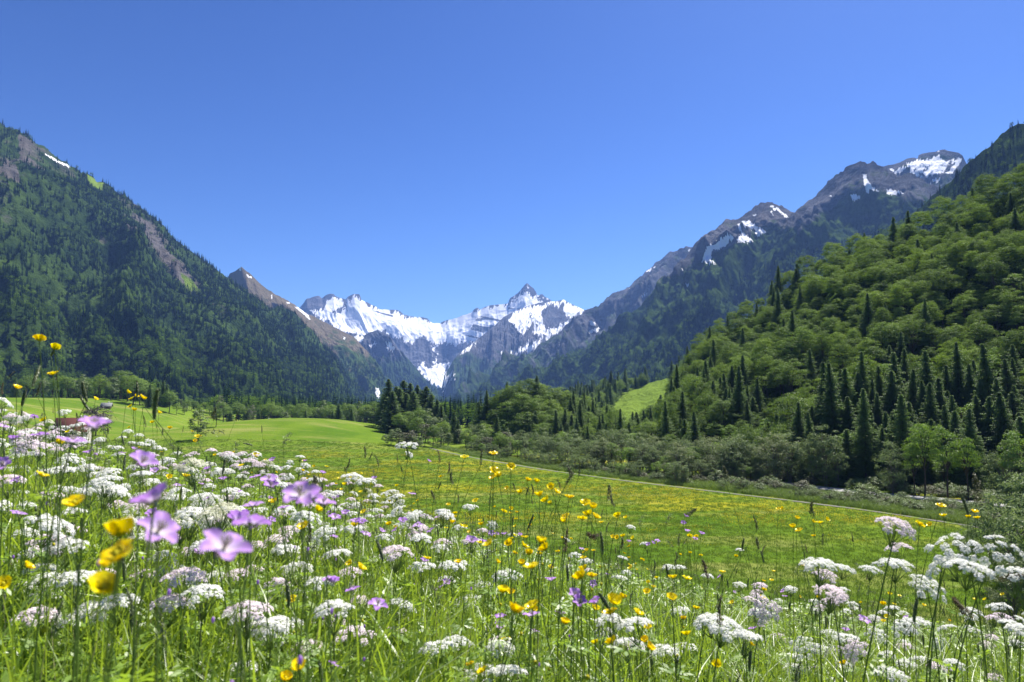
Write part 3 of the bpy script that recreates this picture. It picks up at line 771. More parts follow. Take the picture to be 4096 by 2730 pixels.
def stuff_scatter(name, label, pts, scales, rots, idx, sources, group=None):
    """One object that stands for a mass nobody could count: the meshes of SOURCES set out over its points."""
    pts = np.asarray(pts, np.float32)
    me = bpy.data.meshes.new(name)
    me.vertices.add(len(pts)); me.vertices.foreach_set("co", pts.ravel())
    for k, a in (("sc", scales), ("rz", rots)):
        at = me.attributes.new(k, 'FLOAT', 'POINT'); at.data.foreach_set("value", np.asarray(a, np.float32))
    at = me.attributes.new("ix", 'INT', 'POINT'); at.data.foreach_set("value", np.asarray(idx, np.int32))
    o = link(name, me)
    ng = bpy.data.node_groups.new(name, 'GeometryNodeTree')
    ng.interface.new_socket("Geometry", in_out='INPUT', socket_type='NodeSocketGeometry')
    ng.interface.new_socket("Geometry", in_out='OUTPUT', socket_type='NodeSocketGeometry')
    n, l = ng.nodes, ng.links
    gi, go = n.new("NodeGroupInput"), n.new("NodeGroupOutput")
    join = n.new("GeometryNodeJoinGeometry")
    for src in reversed(sources):
        oi = n.new("GeometryNodeObjectInfo"); oi.inputs['Object'].default_value = src; oi.transform_space = 'ORIGINAL'
        oi.inputs['As Instance'].default_value = False
        g2 = n.new("GeometryNodeGeometryToInstance")
        l.new(oi.outputs['Geometry'], g2.inputs[0]); l.new(g2.outputs[0], join.inputs[0])
    iop = n.new("GeometryNodeInstanceOnPoints")
    l.new(gi.outputs[0], iop.inputs['Points']); l.new(join.outputs[0], iop.inputs['Instance'])
    iop.inputs['Pick Instance'].default_value = True
    def na(nm, t):
        k = n.new("GeometryNodeInputNamedAttribute"); k.data_type = t; k.inputs[0].default_value = nm; return k.outputs[0]
    l.new(na("ix", 'INT'), iop.inputs['Instance Index'])
    cx = n.new("ShaderNodeCombineXYZ"); l.new(na("rz", 'FLOAT'), cx.inputs[2]); l.new(cx.outputs[0], iop.inputs['Rotation'])
    cs = n.new("ShaderNodeCombineXYZ"); a = na("sc", 'FLOAT')
    for q in range(3): l.new(a, cs.inputs[q])
    l.new(cs.outputs[0], iop.inputs['Scale'])
    l.new(iop.outputs[0], go.inputs[0])
    md = o.modifiers.new("scatter", 'NODES'); md.node_group = ng
    return tag(o, label, name.replace("_", " "), group, "stuff")

# --- labels: each plant is told apart by look, by what it stands at and by its place in that row
ORD = "first second third fourth fifth sixth seventh eighth ninth tenth eleventh twelfth thirteenth fourteenth fifteenth sixteenth seventeenth eighteenth nineteenth twentieth twenty-first twenty-second twenty-third twenty-fourth twenty-fifth twenty-sixth twenty-seventh twenty-eighth twenty-ninth thirtieth".split()

def label_cells(items, fmt, cell):
    """items: (object, px, py, extra words). Gives every item 'extra ... nth from the left' inside its cell."""
    cells = {}
    for it in items:
        cells.setdefault((it[3], cell(it[1], it[2])), []).append(it)
    for (ex, c), L in cells.items():
        L.sort(key=lambda q: q[1])
        for k, it in enumerate(L):
            w = "alone" if len(L) == 1 else (ORD[min(k, 29)] + " from left")
            it[0]["label"] = fmt.format(look=ex, place=c, order=w)

def put_tree(name, meshes, loc, s, rz, group, cat, tilt=0.0, squash=1.0):
    e = link(name, None, loc=loc, rot=(tilt, 0, rz), scale=(s, s, s * squash))
    tag(e, None, cat, group)
    for k, me in meshes:
        link(k, me, e)
    return e

def haze():
    bm = [(-11600, -11600, -27.5), (11600, -11600, -27.5), (11600, 11600, -27.5), (-11600, 11600, -27.5), (-11600, -11600, 1650), (11600, -11600, 1650), (11600, 11600, 1650), (-11600, 11600, 1650)]
    F = np.array([[0, 3, 2, 1], [4, 5, 6, 7], [0, 1, 5, 4], [1, 2, 6, 5], [2, 3, 7, 6], [3, 0, 4, 7]])
    s = NT("air")
    v = s.node("ShaderNodeVolumePrincipled", {'Color': (0.24, 0.44, 1.0, 1), 'Density': 6.0e-5, 'Anisotropy': 0.1})
    s.l.new(v.outputs[0], s.out.inputs['Volume'])
    o = link("haze", mk_mesh("haze", bm, F, False, [s.m]))
    tag(o, "thin blue haze filling the valley air", "haze", None, "stuff")

def build_forest(D):
    leaf_materials()
    BR = [make_broadleaf(s, h=hh, r=rr) for s, hh, rr in ((1, 16, 5.4), (2, 18, 6.0), (3, 15, 5.6), (4, 19, 6.4), (5, 14, 4.8), (6, 17, 6.2))]
    SPR = [make_spruce(s, h=hh, r=rr, base=bb, ragged=rg) for s, hh, rr, bb, rg in ((11, 26, 5.6, 0.10, 0.45), (12, 23, 6.2, 0.06, 0.55), (13, 27, 5.2, 0.16, 0.5), (14, 19, 5.4, 0.04, 0.45), (15, 25, 5.0, 0.25, 0.6))]
    FR = [make_broadleaf(s, h=15, r=4.6, mat='fresh', clumps=90, per=40) for s in (21, 22)]
    DEAD = make_spruce(31, h=24, r=3.3, base=0.08, mat='spruce', leaf=0.5, ragged=0.5)
    FS = [make_far_spruce(s, h, r) for s, h, r in ((41, 22, 3.0), (42, 24, 2.8), (43, 19, 3.2))]
    FB = [make_far_broad(s, h, r) for s, h, r in ((51, 14, 4.6), (52, 12, 5.0), (53, 16, 4.4))]
    hnear = [16, 18, 15, 19, 14, 17]; hspr = [26, 23, 27, 19, 25]
    broad, conif = [], []       # candidates: (distance, kind, index, loc, scale, rz)
    # ---- near wooded slope
    L6 = D['R6']
    def ok6(px, py, p):
        return ~((p[..., 2] < -23)) * (px < 1120) * (px > 462)
    pts = on_loft(L6, 22000, lambda px, py, p: ok6(px, py, p) * np.where(px < 700, 4.0, 1.0))
    keep = []
    order = np.argsort(rng.random(len(pts)))
    taken = {}
    for i in order:
        p = pts[i]
        t = float(smooth(0.0, 1.0, (p[2] + 22) / 45.0))       # 0 foot, 1 up the slope
        pconi = 0.05 + 0.85 * float(smooth(0.66, 0.14, t)) * (0.35 + 0.65 * float(smooth(-0.3, 0.25, vnoise(p[0] / 22, p[1] / 22, seed=14))))
        qx = proj(p)[0]
        if qx < 720: pconi *= 0.45
        con = rng.random() < pconi
        sp = 3.4 if con else 4.7
        gx, gy = int(p[0] // 7), int(p[1] // 7)
        bad = False
        for ax in (-1, 0, 1):
            for ay in (-1, 0, 1):
                for (o, so) in taken.get((gx + ax, gy + ay), ()):
                    if (o[0] - p[0]) ** 2 + (o[1] - p[1]) ** 2 < ((sp + so) / 2) ** 2:
                        bad = True
        if bad: continue
        hz = p[2] if p[2] > -20.5 else -20.2
        z = max(p[2], float(H(p[0], p[1])))
        s = rng.uniform(0.42, 0.84) * (0.95 if con else 1.0) * (1.25 if (qx > 780 and t < 0.2) else 1.0)
        k = int(rng.integers(0, 5 if con else 6))
        hh = (hspr if con else hnear)[k] * s
        # keep the hay clearing in sight
        tx, ty = proj(np.array([[p[0], p[1], z + hh * f] for f in (0.1, 0.4, 0.7, 0.95)]))
        if in_poly(tx, ty, [(612, 401), (645, 384), (674, 372), (668, 392), (655, 402), (640, 408), (622, 411)]).any():
            continue
        taken.setdefault((gx, gy), []).append((p, sp))
        (conif if con else broad).append((math.hypot(p[0], p[1]), k, (p[0], p[1], z - 0.3), s, rng.uniform(0, 6.28)))
    # ---- hill with the clearing
    L7 = D['R7']
    for p in on_loft(L7, 900, lambda px, py, q: (px > 470) * (px < 760)):
        qx, qy = proj(p)
        if in_poly(qx, qy, CLEAR_R7): continue
        con = rng.random() < 0.6
        s = rng.uniform(0.75, 1.1); k = int(rng.integers(0, 5 if con else 6)); hh = (hspr if con else hnear)[k] * s
        tx, ty = proj(np.array([[p[0], p[1], p[2] + hh * f] for f in (0.05, 0.3, 0.6, 0.9)]))
        if in_poly(tx, ty, CLEAR_R7).any(): continue
        (conif if con else broad).append((math.hypot(p[0], p[1]), k, tuple(p - np.array([0, 0, 0.3])), s, rng.uniform(0, 6.28)))
    items = []
    rest_b, rest_c = [], []
    for L, kind in ((broad, 'b'), (conif, 'c')):
        L.sort(key=lambda q: q[0])
        nmax = 170 if kind == 'b' else 215
        n = 0
        for q in L:
            d, k, loc, s, rz = q
            tx, ty = proj(np.array([loc[0], loc[1], loc[2] + 14 * s]))
            if n < nmax and -25 < tx < 1040:
                n += 1
                if kind == 'b':
                    fresh = rng.random() < 0.12
                    me = FR[k % 2] if fresh else BR[k]
                    e = put_tree("broadleaf_tree", (("trunk", me[0]), ("crown", me[1])), loc, s, rz, "broadleaf trees on the wooded slope", "tree", rng.normal() * 0.08, rng.uniform(0.8, 1.35))
                    items.append((e, float(tx), float(ty), "yellow-green broadleaf tree" if fresh else "mid green broadleaf tree" if s > 0.6 else "small mid green broadleaf tree"))
                else:
                    me = SPR[k]
                    e = put_tree("spruce_tree", (("trunk", me[0]), ("crown", me[1])), loc, s, rz, "spruces on the wooded slope", "tree", rng.normal() * 0.04, rng.uniform(0.78, 1.08))
                    items.append((e, float(tx), float(ty), "tall dark spruce" if s > 0.74 else "shorter dark spruce" if s > 0.56 else "small dark spruce"))
            else:
                (rest_b if kind == 'b' else rest_c).append(q)
    rows = ["top", "upper", "upper-middle", "middle", "lower-middle", "lower", "foot of the"]
    def cell6(px, py):
        base = np.interp(px, [460, 560, 700, 850, 1024], [450, 462, 480, 494, 505]); top = np.interp(px, [460, 527, 600, 700, 850, 1024], [425, 378, 370, 330, 242, 160])
        r = rows[int(np.clip((py - top) / max(base - top, 1) * 7, 0, 6))]
        c = ["slope by the mound", "slope left of the clearing", "slope below the clearing", "slope right of the clearing", "slope under the streaked ridge", "slope under the rocky peak", "slope under the snowy summit", "slope at the right end"][int(np.clip((px - 460) / 565 * 8, 0, 7))]
        return r + " " + c
    label_cells(items, "{look}, {place}, {order}", cell6)
    # ---- far forests: sources are the first far trees of the left mountain
    srcS, srcB = [], []
    def far_things(pts, frac_broad, grp, place, nlab):
        out = []
        for p in pts:
            b = rng.random() < frac_broad(p)
            k = int(rng.integers(0, 3)); s = rng.uniform(0.7, 1.2)
            o = link("broadleaf_tree" if b else "spruce_tree", (FB if b else FS)[k], loc=tuple(p - np.array([0, 0, 0.5])), rot=(0, 0, rng.uniform(0, 6.28)), scale=(s, s, s))
            tag(o, None, "tree", ("broadleaf trees " if b else "spruces ") + grp)
            q = proj(p); out.append((o, float(q[0]), float(q[1]), "pale green broadleaf tree" if b else "dark spruce"))
        return out
    L1 = D['L1']
    def fb1(p):
        q = proj(p); u = float(np.interp(q[0], [0, 100, 200, 300, 384], [290, 315, 345, 372, 408])); t = float(smooth(-25, 45, q[1] - u))
        patch = float(smooth(0.0, 0.5, vnoise(p[0] / 140, p[1] / 140, p[2] / 70, seed=77)))
        return min(0.92, 0.10 + 0.14 * patch + t * (0.25 + 0.55 * patch))
    pts = on_loft(L1, 46, lambda px, py, p: (py > 330) * (px > 2) * (px < 330))
    lab = far_things(pts, fb1, "on the left mountain", None, 0)
    for a in range(3):
        s_ = link("spruce_tree", FS[a], loc=tuple(on_loft(L1, 1, lambda px, py, p: (px > 60) * (px < 200) * (py > 340))[0]))
        tag(s_, None, "tree", "spruces on the left mountain"); srcS.append(s_)
        b_ = link("broadleaf_tree", FB[a], loc=tuple(on_loft(L1, 1, lambda px, py, p: (px > 60) * (px < 200) * (py > 350))[0]))
        tag(b_, None, "tree", "broadleaf trees on the left mountain"); srcB.append(b_)
        for o, w in ((s_, "dark spruce"), (b_, "pale green broadleaf tree")):
            q = proj(np.array(o.location)); lab.append((o, float(q[0]), float(q[1]), w))
    label_cells(lab, "{look} low on mountain, {place}, {order}", lambda px, py: ("higher row " if py < 372 else "bottom row ") + ["above the farmhouse", "above the pale field", "above the knoll", "near the gap"][int(np.clip(px / 90, 0, 3))])
    src = srcS + srcB
    def mass(L, n, fb, mask, label, name="forest", smin=0.7, smax=1.2, z0=None):
        p = on_loft(L, n, mask)
        if z0 is not None: p = p[p[:, 2] > z0]
        b = rng.random(len(p)) < np.array([fb(q) for q in p])
        ix = rng.integers(0, 3, len(p)) + 3 * b
        sc = rng.uniform(smin, smax, len(p))
        stuff_scatter(name, label, p - np.array([0, 0, 0.6]), sc, rng.uniform(0, 6.28, len(p)), ix, src)
    def m1(px, py, p):
        r = (px > -60) * (px < 400) * 1.0
        for q in CLEAR_L1 + [CLEAR_L1B]:
            r = r * np.where(in_poly(px, py, q), 0.16 if q is not CLEAR_L1B and q[0] != (86, 174) else 0.0, 1.0)
        thin = in_poly(px, py, [(0, 120), (60, 180), (90, 230), (60, 290), (0, 270)])
        nz = vnoise(p[..., 0] / 90, p[..., 1] / 90, p[..., 2] / 45, seed=61)
        return r * np.where(thin, 0.45, 1.0) * (0.35 + 0.65 * smooth(-0.45, 0.1, nz))
    mass(L1, 17000, fb1, m1, "mixed dark spruce and pale broadleaf forest covering the left mountain", smin=0.48, smax=0.98)
    mass(L1, 1500, fb1, lambda px, py, p: (px > -10) * (px < 330) * (py > 345) * ~in_poly(px, py, CLEAR_L1B), "lighter mixed forest along the foot of the left mountain", smin=0.9, smax=1.35)
    vv = lambda sc, seed: (lambda p: vnoise(p[..., 0] / sc, p[..., 1] / sc, p[..., 2] / sc * 2, seed=seed))
    mass(D['RD'], 6500, lambda p: 0.16, lambda px, py, p: (px > 480) * (px < 1060) * 1.0, "dark spruce forest on the ridge behind the wooded slope", smin=0.4, smax=0.85)
    mass(D['RB'], 7500, lambda p: 0.25 + 0.5 * float(smooth(420, 120, p[2])), lambda px, py, p: (py > np.interp(px, [462, 600, 694, 773, 798, 864, 932], [380, 330, 292, 262, 246, 232, 220])) * (px < 960) * (0.15 + 0.85 * smooth(-0.35, 0.15, vv(160, 5)(p))), "scattered spruce and broadleaf forest under the snow-streaked ridge")
    mass(D['RA'], 3500, lambda p: 0.5, lambda px, py, p: (py > np.interp(px, [430, 500, 600, 700], [396, 392, 350, 330])) * (px < 640) * (0.1 + 0.9 * smooth(-0.3, 0.2, vv(220, 6)(p))), "hazy broadleaf forest low on the blue ridge")
    mass(D['L3b'], 1600, lambda p: 0.4, lambda px, py, p: (py > 372) * (0.1 + 0.9 * smooth(-0.3, 0.2, vv(200, 7)(p))), "distant dark forest under the cliffs left of the snow gully")
    mass(D['L4'], 1500, lambda p: 0.4, lambda px, py, p: (py > 378) * (0.1 + 0.9 * smooth(-0.3, 0.2, vv(200, 8)(p))), "distant dark forest right of the snow gully")
    mass(D['L2'], 1800, lambda p: 0.15, lambda px, py, p: (py > np.interp(px, [225, 384], [315, 372])) * (px < 384) * (0.2 + 0.8 * smooth(-0.3, 0.2, vv(150, 9)(p))), "dark trees on the slope under the brown peak")
    mass(D['mound'], 1500, lambda p: 0.7, lambda px, py, p: 1.0 + 0 * px, "pale broadleaf wood on the low hill closing the valley floor", smin=0.7, smax=1.0)
    # rest of the near slope, still drawn with the full trees
    full_src = {}
    for o in bpy.data.objects:
        if o.parent is not None and o.name.startswith("crown"):
            full_src.setdefault(o.data.name, o)
    sb = [full_src[BR[k][1].name] for k in range(6) if BR[k][1].name in full_src]
    ss = [full_src[SPR[k][1].name] for k in range(5) if SPR[k][1].name in full_src]
    for L, so, lb in ((rest_b, sb, "more broadleaf trees packed up the wooded slope behind the nearer ones"), (rest_c, ss, "more dark spruces packed on the wooded slope behind the nearer ones")):
        if L:
            stuff_scatter("forest", lb, [q[2] for q in L], [q[3] for q in L], [q[4] for q in L], [q[1] % len(so) for q in L], so)
    print("near slope trees", len(broad), len(conif))
    return BR, SPR, FR, FS, FB
# ------------------------------------------------------------------ valley: groves, willows, scrub, houses
def stand(name, kids, px, pyb, pyt, h0, group, look, items, rz=None, wide=1.0, Y=None, cat="tree"):
    """Sets a tree on the ground where the photo shows its foot, as tall as the photo shows it."""
    if Y is None:
        x, y, z = ground_hit(px, pyb)
    else:
        y = Y; x = float(P(px, 400, Y)[0]); z = float(H(x, y))
    top = P(px, pyt, y)
    h = max(0.8, float(top[2]) - z)
    s = h / h0
    e = link(name, None, loc=(x, y, z - 0.15), rot=(0, 0, rng.uniform(0, 6.28) if rz is None else rz), scale=(s * wide, s * wide, s))
    tag(e, look if items is None else None, cat, group)
    for k, me in kids:
        link(k, me, e)
    if items is not None:
        items.append((e, float(px), float((pyb + pyt) / 2), look))
    return e

def build_house(name, label, px, Y, L, W, eave, ridge, rot, roofcol, wallcol, rows=1):
    x = float(P(px, 400, Y)[0]); z = float(H(x, Y)) - 0.3
    e = link(name, None, loc=(x, Y, z), rot=(0, 0, rot)); tag(e, label, "building")
    wallm = plain_mat(name + "_wall", wallcol, tuple(c * 0.75 for c in wallcol), 0.8)
    roofm = plain_mat(name + "_roof", roofcol, tuple(c * 0.7 for c in roofcol), 1.5)
    dark = plain_mat(name + "_opening", (0.02, 0.022, 0.025)); wood = plain_mat(name + "_wood", (0.12, 0.07, 0.04)); white = plain_mat(name + "_trim", (0.6, 0.6, 0.57))
    l, w = L / 2, W / 2
    mb = MB()
    V = [(-l, -w, 0), (l, -w, 0), (l, w, 0), (-l, w, 0), (-l, -w, eave), (l, -w, eave), (l, w, eave), (-l, w, eave), (-l, 0, ridge - 0.1), (l, 0, ridge - 0.1)]
    mb.add(V, [(0, 1, 5, 4), (2, 3, 7, 6), (1, 2, 6, 5), (3, 0, 4, 7)]); mb.add(V, [(5, 6, 9), (7, 4, 8)])
    link("wall", mb.mesh("wall", [wallm]), e)
    rb = MB(); ov = 0.9; sl = (ridge - eave) / w
    for sg in (-1, 1):
        y0, z0 = sg * (w + ov), eave - ov * sl; th = 0.22
        A = [(-l - ov, y0, z0), (l + ov, y0, z0), (l + ov, 0, ridge), (-l - ov, 0, ridge)]
        Bq = [(a, b, c + th) for a, b, c in A]
        rb.add(A + Bq, [(0, 1, 2, 3), (7, 6, 5, 4), (0, 4, 5, 1), (1, 5, 6, 2), (3, 7, 4, 0)])
    roof = link("roof", rb.mesh("roof", [roofm]), e)
    cb = MB(); tube(cb, [(l * 0.4, w * 0.25, ridge - 1.2), (l * 0.4, w * 0.25, ridge + 0.9)], 0.35, 4)
    link("chimney", cb.mesh("chimney", [white]), roof)
    for r_ in range(rows):
        for k in range(4):
            cx = -l + L * (k + 0.5) / 4; cz = 1.5 + 2.7 * r_
            if cz + 0.8 > eave: continue
            wb = MB(); wb.add([(cx - .5, -w - .04, cz - .6), (cx + .5, -w - .04, cz - .6), (cx + .5, -w - .04, cz + .6), (cx - .5, -w - .04, cz + .6), (cx - .5, -w + .05, cz - .6), (cx + .5, -w + .05, cz - .6), (cx + .5, -w + .05, cz + .6), (cx - .5, -w + .05, cz + .6)],
                              [(0, 1, 2, 3), (0, 4, 5, 1), (3, 2, 6, 7), (1, 5, 6, 2), (0, 3, 7, 4)])
            win = link("window", wb.mesh("window", [dark]), e)
            fb = MB()
            for a, b in (((cx - .6, cz - .7), (cx + .6, cz - .6)), ((cx - .6, cz + .6), (cx + .6, cz + .7)), ((cx - .6, cz - .6), (cx - .5, cz + .6)), ((cx + .5, cz - .6), (cx + .6, cz + .6))):
                fb.add([(a[0], -w - .07, a[1]), (b[0], -w - .07, a[1]), (b[0], -w - .07, b[1]), (a[0], -w - .07, b[1])], [(0, 1, 2, 3)])
            link("frame", fb.mesh("frame", [white]), win)
    db = MB(); db.add([(l + .04, -.8, 0), (l + .04, .8, 0), (l + .04, .8, 2.3), (l + .04, -.8, 2.3)], [(0, 1, 2, 3)])
    link("door", db.mesh("door", [wood]), e)

def tuft_mesh(seed, n=26, h=0.8, spread=0.35, mat=None):
    g = np.random.default_rng(seed); mb = MB()
    root = np.stack([g.normal(size=n) * spread, g.normal(size=n) * spread, np.zeros(n)], -1)
    blades(mb, root, h * g.uniform(0.6, 1.2, n), 0.035 * g.uniform(0.6, 1.4, n), g, lean=0.45, seg=3)
    return mb.mesh("grass_tuft", [mat])

def build_valley(T):
    BR, SPR, FR, FS, FB = T
    W = [make_broadleaf(s, h=9, r=rr, base=0.02, low=-0.85, mat='willow', clumps=110, per=42, leaf=0.24, flat=0.8, droop=0.02, cr=0.20, trunks=4, barkm='palebark') for s, rr in ((61, 3.9), (62, 4.3), (63, 3.5), (64, 4.6))]
    SC = [make_broadleaf(s, h=2.4, r=rr, base=0.0, low=-0.6, mat='scrub', clumps=60, per=34, leaf=0.12, flat=0.9, droop=0.0, cr=0.24, trunks=5, barkm='twig') for s, rr in ((71, 1.5), (72, 1.9), (73, 1.3))]
    LT = [make_broadleaf(s, h=13, r=3.6, base=0.06, low=-0.8, mat='scrub', clumps=120, per=40, leaf=0.32, flat=0.7, droop=0.03, cr=0.22, trunks=2, barkm='palebark') for s in (81, 82)]
    PU = make_broadleaf(91, h=8, r=4.2, base=0.02, low=-0.8, mat='purple', clumps=80, per=40, leaf=0.3, flat=0.8)
    pair = lambda m: (("trunk", m[0]), ("crown", m[1]))
    it = []
    # spruce-topped clump at the end of the knoll
    gp = "trees of the clump at the end of the knoll"
    for k, (px, b, t) in enumerate([(388, 429, 382), (396, 430, 389), (403, 429, 383), (399, 431, 391), (410, 430, 386), (417, 430, 388), (422, 431, 393), (426, 432, 389), (431, 433, 397), (437, 434, 403), (383, 427, 397), (392, 433, 394), (413, 434, 394), (406, 432, 396), (441, 436, 409)]):
        stand("spruce_tree", pair(SPR[(0, 3, 1, 3, 0)[k % 5]]), px, b, t - 4, (26, 19, 23, 19, 26)[k % 5], gp, "tall dark spruce", it, wide=1.6)
    for k, (px, b, t) in enumerate([(408, 436, 410), (414, 438, 408), (421, 440, 407), (428, 442, 410), (435, 443, 413), (442, 444, 420), (417, 443, 416), (425, 446, 420), (433, 447, 424), (440, 448, 428), (448, 447, 430), (400, 437, 412)]):
        stand("broadleaf_tree", pair((BR + LT)[(2, 6, 4, 7, 6, 4)[k % 6]]), px, b, t, (15, 13, 14, 13, 13, 14)[k % 6], gp, "mid green broadleaf tree", it)
    for px, b, t in [(386, 443, 433), (391, 445, 430), (397, 446, 429), (404, 447, 430), (411, 448, 431), (418, 449, 434)]:
        stand("shrub", pair(LT[px % 2]), px, b, t, 13, gp, "round dark green shrub", it, wide=1.7, cat="shrub")
    label_cells(it, "{look} {place}, {order}", lambda px, py: ("in the clump at the end of the knoll" if py < 424 else "along the front of the clump on the knoll"))
    it = []
    # wood in the valley gap
    for k in range(26):
        px = rng.uniform(443, 512); b = np.interp(px, [440, 512], [444, 459]) - rng.uniform(0, 8); t = b - rng.uniform(14, 26)
        m = (LT + BR)[k % 6]; stand("broadleaf_tree", pair(m), px, b, t, (13, 13, 16, 18, 15, 19)[k % 6], "trees in the valley gap", "grey-green broadleaf tree", it)
    for px, b, t in [(454, 443, 409), (458, 444, 418), (447, 442, 417), (480, 447, 420), (497, 450, 414)]:
        stand("spruce_tree", pair(SPR[1]), px, b, t, 23, "trees in the valley gap", "dark pointed spruce", it)
    label_cells(it, "{look} {place}, {order}", lambda px, py: "in the valley gap just right of the knoll clump" if px < 478 else "at the left foot of the wooded mound")
    it = []
    it = []
    for k, (px, t, Y) in enumerate([(527, 377, 322), (517, 381, 318), (538, 381, 325), (507, 386, 322), (498, 393, 328), (549, 384, 330), (490, 402, 330), (560, 386, 335), (523, 392, 308), (536, 396, 306), (511, 398, 308), (550, 398, 312), (500, 408, 312), (484, 412, 325), (524, 410, 300), (541, 412, 298), (508, 415, 302), (556, 408, 305), (572, 392, 335), (585, 394, 335)]):
        j = k % 6; hh = (16, 18, 15, 19, 14, 17)[j]; top = P(px, t, Y); s_ = rng.uniform(1.05, 1.3)
        e = put_tree("broadleaf_tree", pair(BR[j]), (float(top[0]), Y, float(top[2]) - hh * s_), s_, rng.uniform(0, 6.28), "broadleaf trees on the mound", "tree")
        it.append((e, float(px), float(t), "full round-crowned broadleaf tree"))
    label_cells(it, "{look} {place}, {order}", lambda px, py: ("on top of" if py < 390 else "on the front of") + " the mound")
    it = []
    # belt of trees behind the knoll
    bx = []
    for k in range(86):
        px = 12 + 375 * (k + rng.uniform(0, 1)) / 86
        Y = rng.uniform(500, 560)
        x = float(P(px, 400, Y)[0]); z = float(H(x, Y))
        hh = rng.uniform(12, 19) * (1.25 if 110 < px < 172 else 1.0)
        if 172 < px < 214: hh = min(hh, 9)
        q = proj(np.array([x, Y, z + hh]))
        con = rng.random() < 0.2
        m = SPR[1] if con else (BR + LT)[k % 8]
        stand("spruce_tree" if con else "broadleaf_tree", pair(m), px, 0, float(q[1]), 23 if con else (16, 18, 15, 19, 14, 17, 13, 13)[k % 8], "trees lined up behind the green knoll", "pointed spruce" if con else "rounded broadleaf tree", it, Y=Y)
    for px, b, t in [(339, 420, 402), (352, 420, 407), (333, 420, 410), (306, 421, 409)]:
        stand("spruce_tree", pair(SPR[3]), px, 0, t, 20, "spruces rising behind the knoll", "small dark conical spruce", it, Y=455, wide=1.3)
    label_cells(it, "{look} behind the fields {place}, {order}", lambda px, py: ["above the red roof", "below the pale hay patch", "at the knoll's left end", "over the knoll's top"][int(np.clip(px / 97, 0, 3))])
    n = 1500
    px = rng.uniform(-20, 505, n); Y = rng.uniform(560, 900, n); Y = np.where(px > 390, rng.uniform(480, 900, n), Y)
    x = P(px, 400, Y)[:, 0]; z = H(x, Y); keep = ~((px > 170) & (px < 214) & (Y > 640)) & ((z < -8) | (px > 60))
    src = [o for o in bpy.data.objects if o.parent is None and o.data and o.data.name.startswith(("spruce_tree", "broadleaf_tree")) and o.type == 'MESH']
    pick, seen = [], set()
    for o in src:
        if o.data.name not in seen: seen.add(o.data.name); pick.append(o)
    P3 = np.stack([x, Y, z - 0.4], -1)[keep]
    sc = rng.uniform(0.8, 1.25, len(P3)); q = proj(P3)[0]; sc = np.where((q > 168) & (q < 214), 0.5, sc)
    stuff_scatter("forest", "mixed woodland on the valley floor behind the knoll", P3, sc, rng.uniform(0, 6.28, len(P3)), rng.integers(0, len(pick), len(P3)), pick)
    # single trees
    stand("broadleaf_tree", pair(LT[0]), 198, 440, 405, 13, None, "slender leafy green tree alone in front of the knoll's left end", None, wide=0.95)
    stand("broadleaf_tree", pair(BR[4]), 216, 427, 408, 14, None, "small round tree with a bare trunk at the knoll's left edge", None)
    stand("shrub", pair(PU), 97, 0, 405, 8, None, "dark purple-leaved shrub just above the red farmhouse roof", None, Y=330, cat="shrub")
    build_house("farmhouse", "farmhouse with a red tiled roof half hidden by the flowers", 75, 275, 11, 8, 6.2, 10.6, R(14), (0.24, 0.085, 0.065), (0.55, 0.52, 0.46), 2)
    build_house("barn", "low dark-roofed wooden barn behind the knoll's left shoulder", 266, 470, 10, 6, 2.2, 4.9, R(-12), (0.045, 0.035, 0.035), (0.10, 0.075, 0.055), 1)
    build_house("hay_shed", "tiny weathered shed at the forest edge right of the purple shrub", 107, 455, 5, 4, 2.0, 3.6, R(20), (0.30, 0.30, 0.29), (0.16, 0.12, 0.09), 1)
    # willows between the track and the wooded slope
    it = []
    ty = lambda px: np.interp(px, [p[0] for p in TRACK], [p[1] for p in TRACK])
    for k in range(104):
        px = 470 + 300 * ((k * 0.618034) % 1.0)
        row = k % 3
        b = float(ty(px)) - (3.0, 7.0, 10.5)[row] * (0.7 + px / 1500.0) - rng.uniform(0, 2)
        if px > 690: b = min(b, float(np.interp(px, [690, 780], [480, 484])) - row * 1.5)
        Yd = 20 * 683 / (b - 400)
        hh = rng.uniform(5.5, 8.5) * (0.62, 1.0, 1.25)[row] * np.interp(px, [470, 560, 760], [0.95, 1.1, 1.15])
        t = b - hh * 683 / Yd
        br = rng.random() < 0.12
        m = FR[k % 2] if br else W[k % 4]
        stand("willow", pair(m), px, b, t, 15 if br else 9, "willows between the track and the wooded slope", ("bright green bushy tree" if br else "grey-green willow"), it, cat="tree")
    for px, b, t, w in [(826, 486, 424, .9), (815, 485, 438, .8), (838, 487, 446, .8), (790, 483, 432, 1), (776, 483, 430, 1), (893, 494, 442, .7), (1010, 507, 440, .8)]:
        stand("willow", pair(W[px % 4]), px, b, t, 9, "willows between the track and the wooded slope", "grey-brown willow", it, wide=w)
    for px, b, t, w in [(925, 497, 414, .62), (948, 500, 420, .62), (968, 501, 432, .6), (915, 496, 436, .6), (1022, 508, 425, .7)]:
        stand("broadleaf_tree", pair(FR[px % 2]), px, b, t, 15, "pale leafy trees at the gravel road", "pale green leafy tree", it, wide=w)
    label_cells(it, "{look} {place}, {order}", lambda px, py: ["between track and mound", "below the hay clearing", "left of the gravel road", "behind the gravel road's start", "behind the gravel road's end"][int(np.clip((px - 470) / 100, 0, 4))] + (", front row" if py > np.interp(px, [470, 770], [442, 468]) else ""))
    # scrub between the track and the gravel road
    it = []
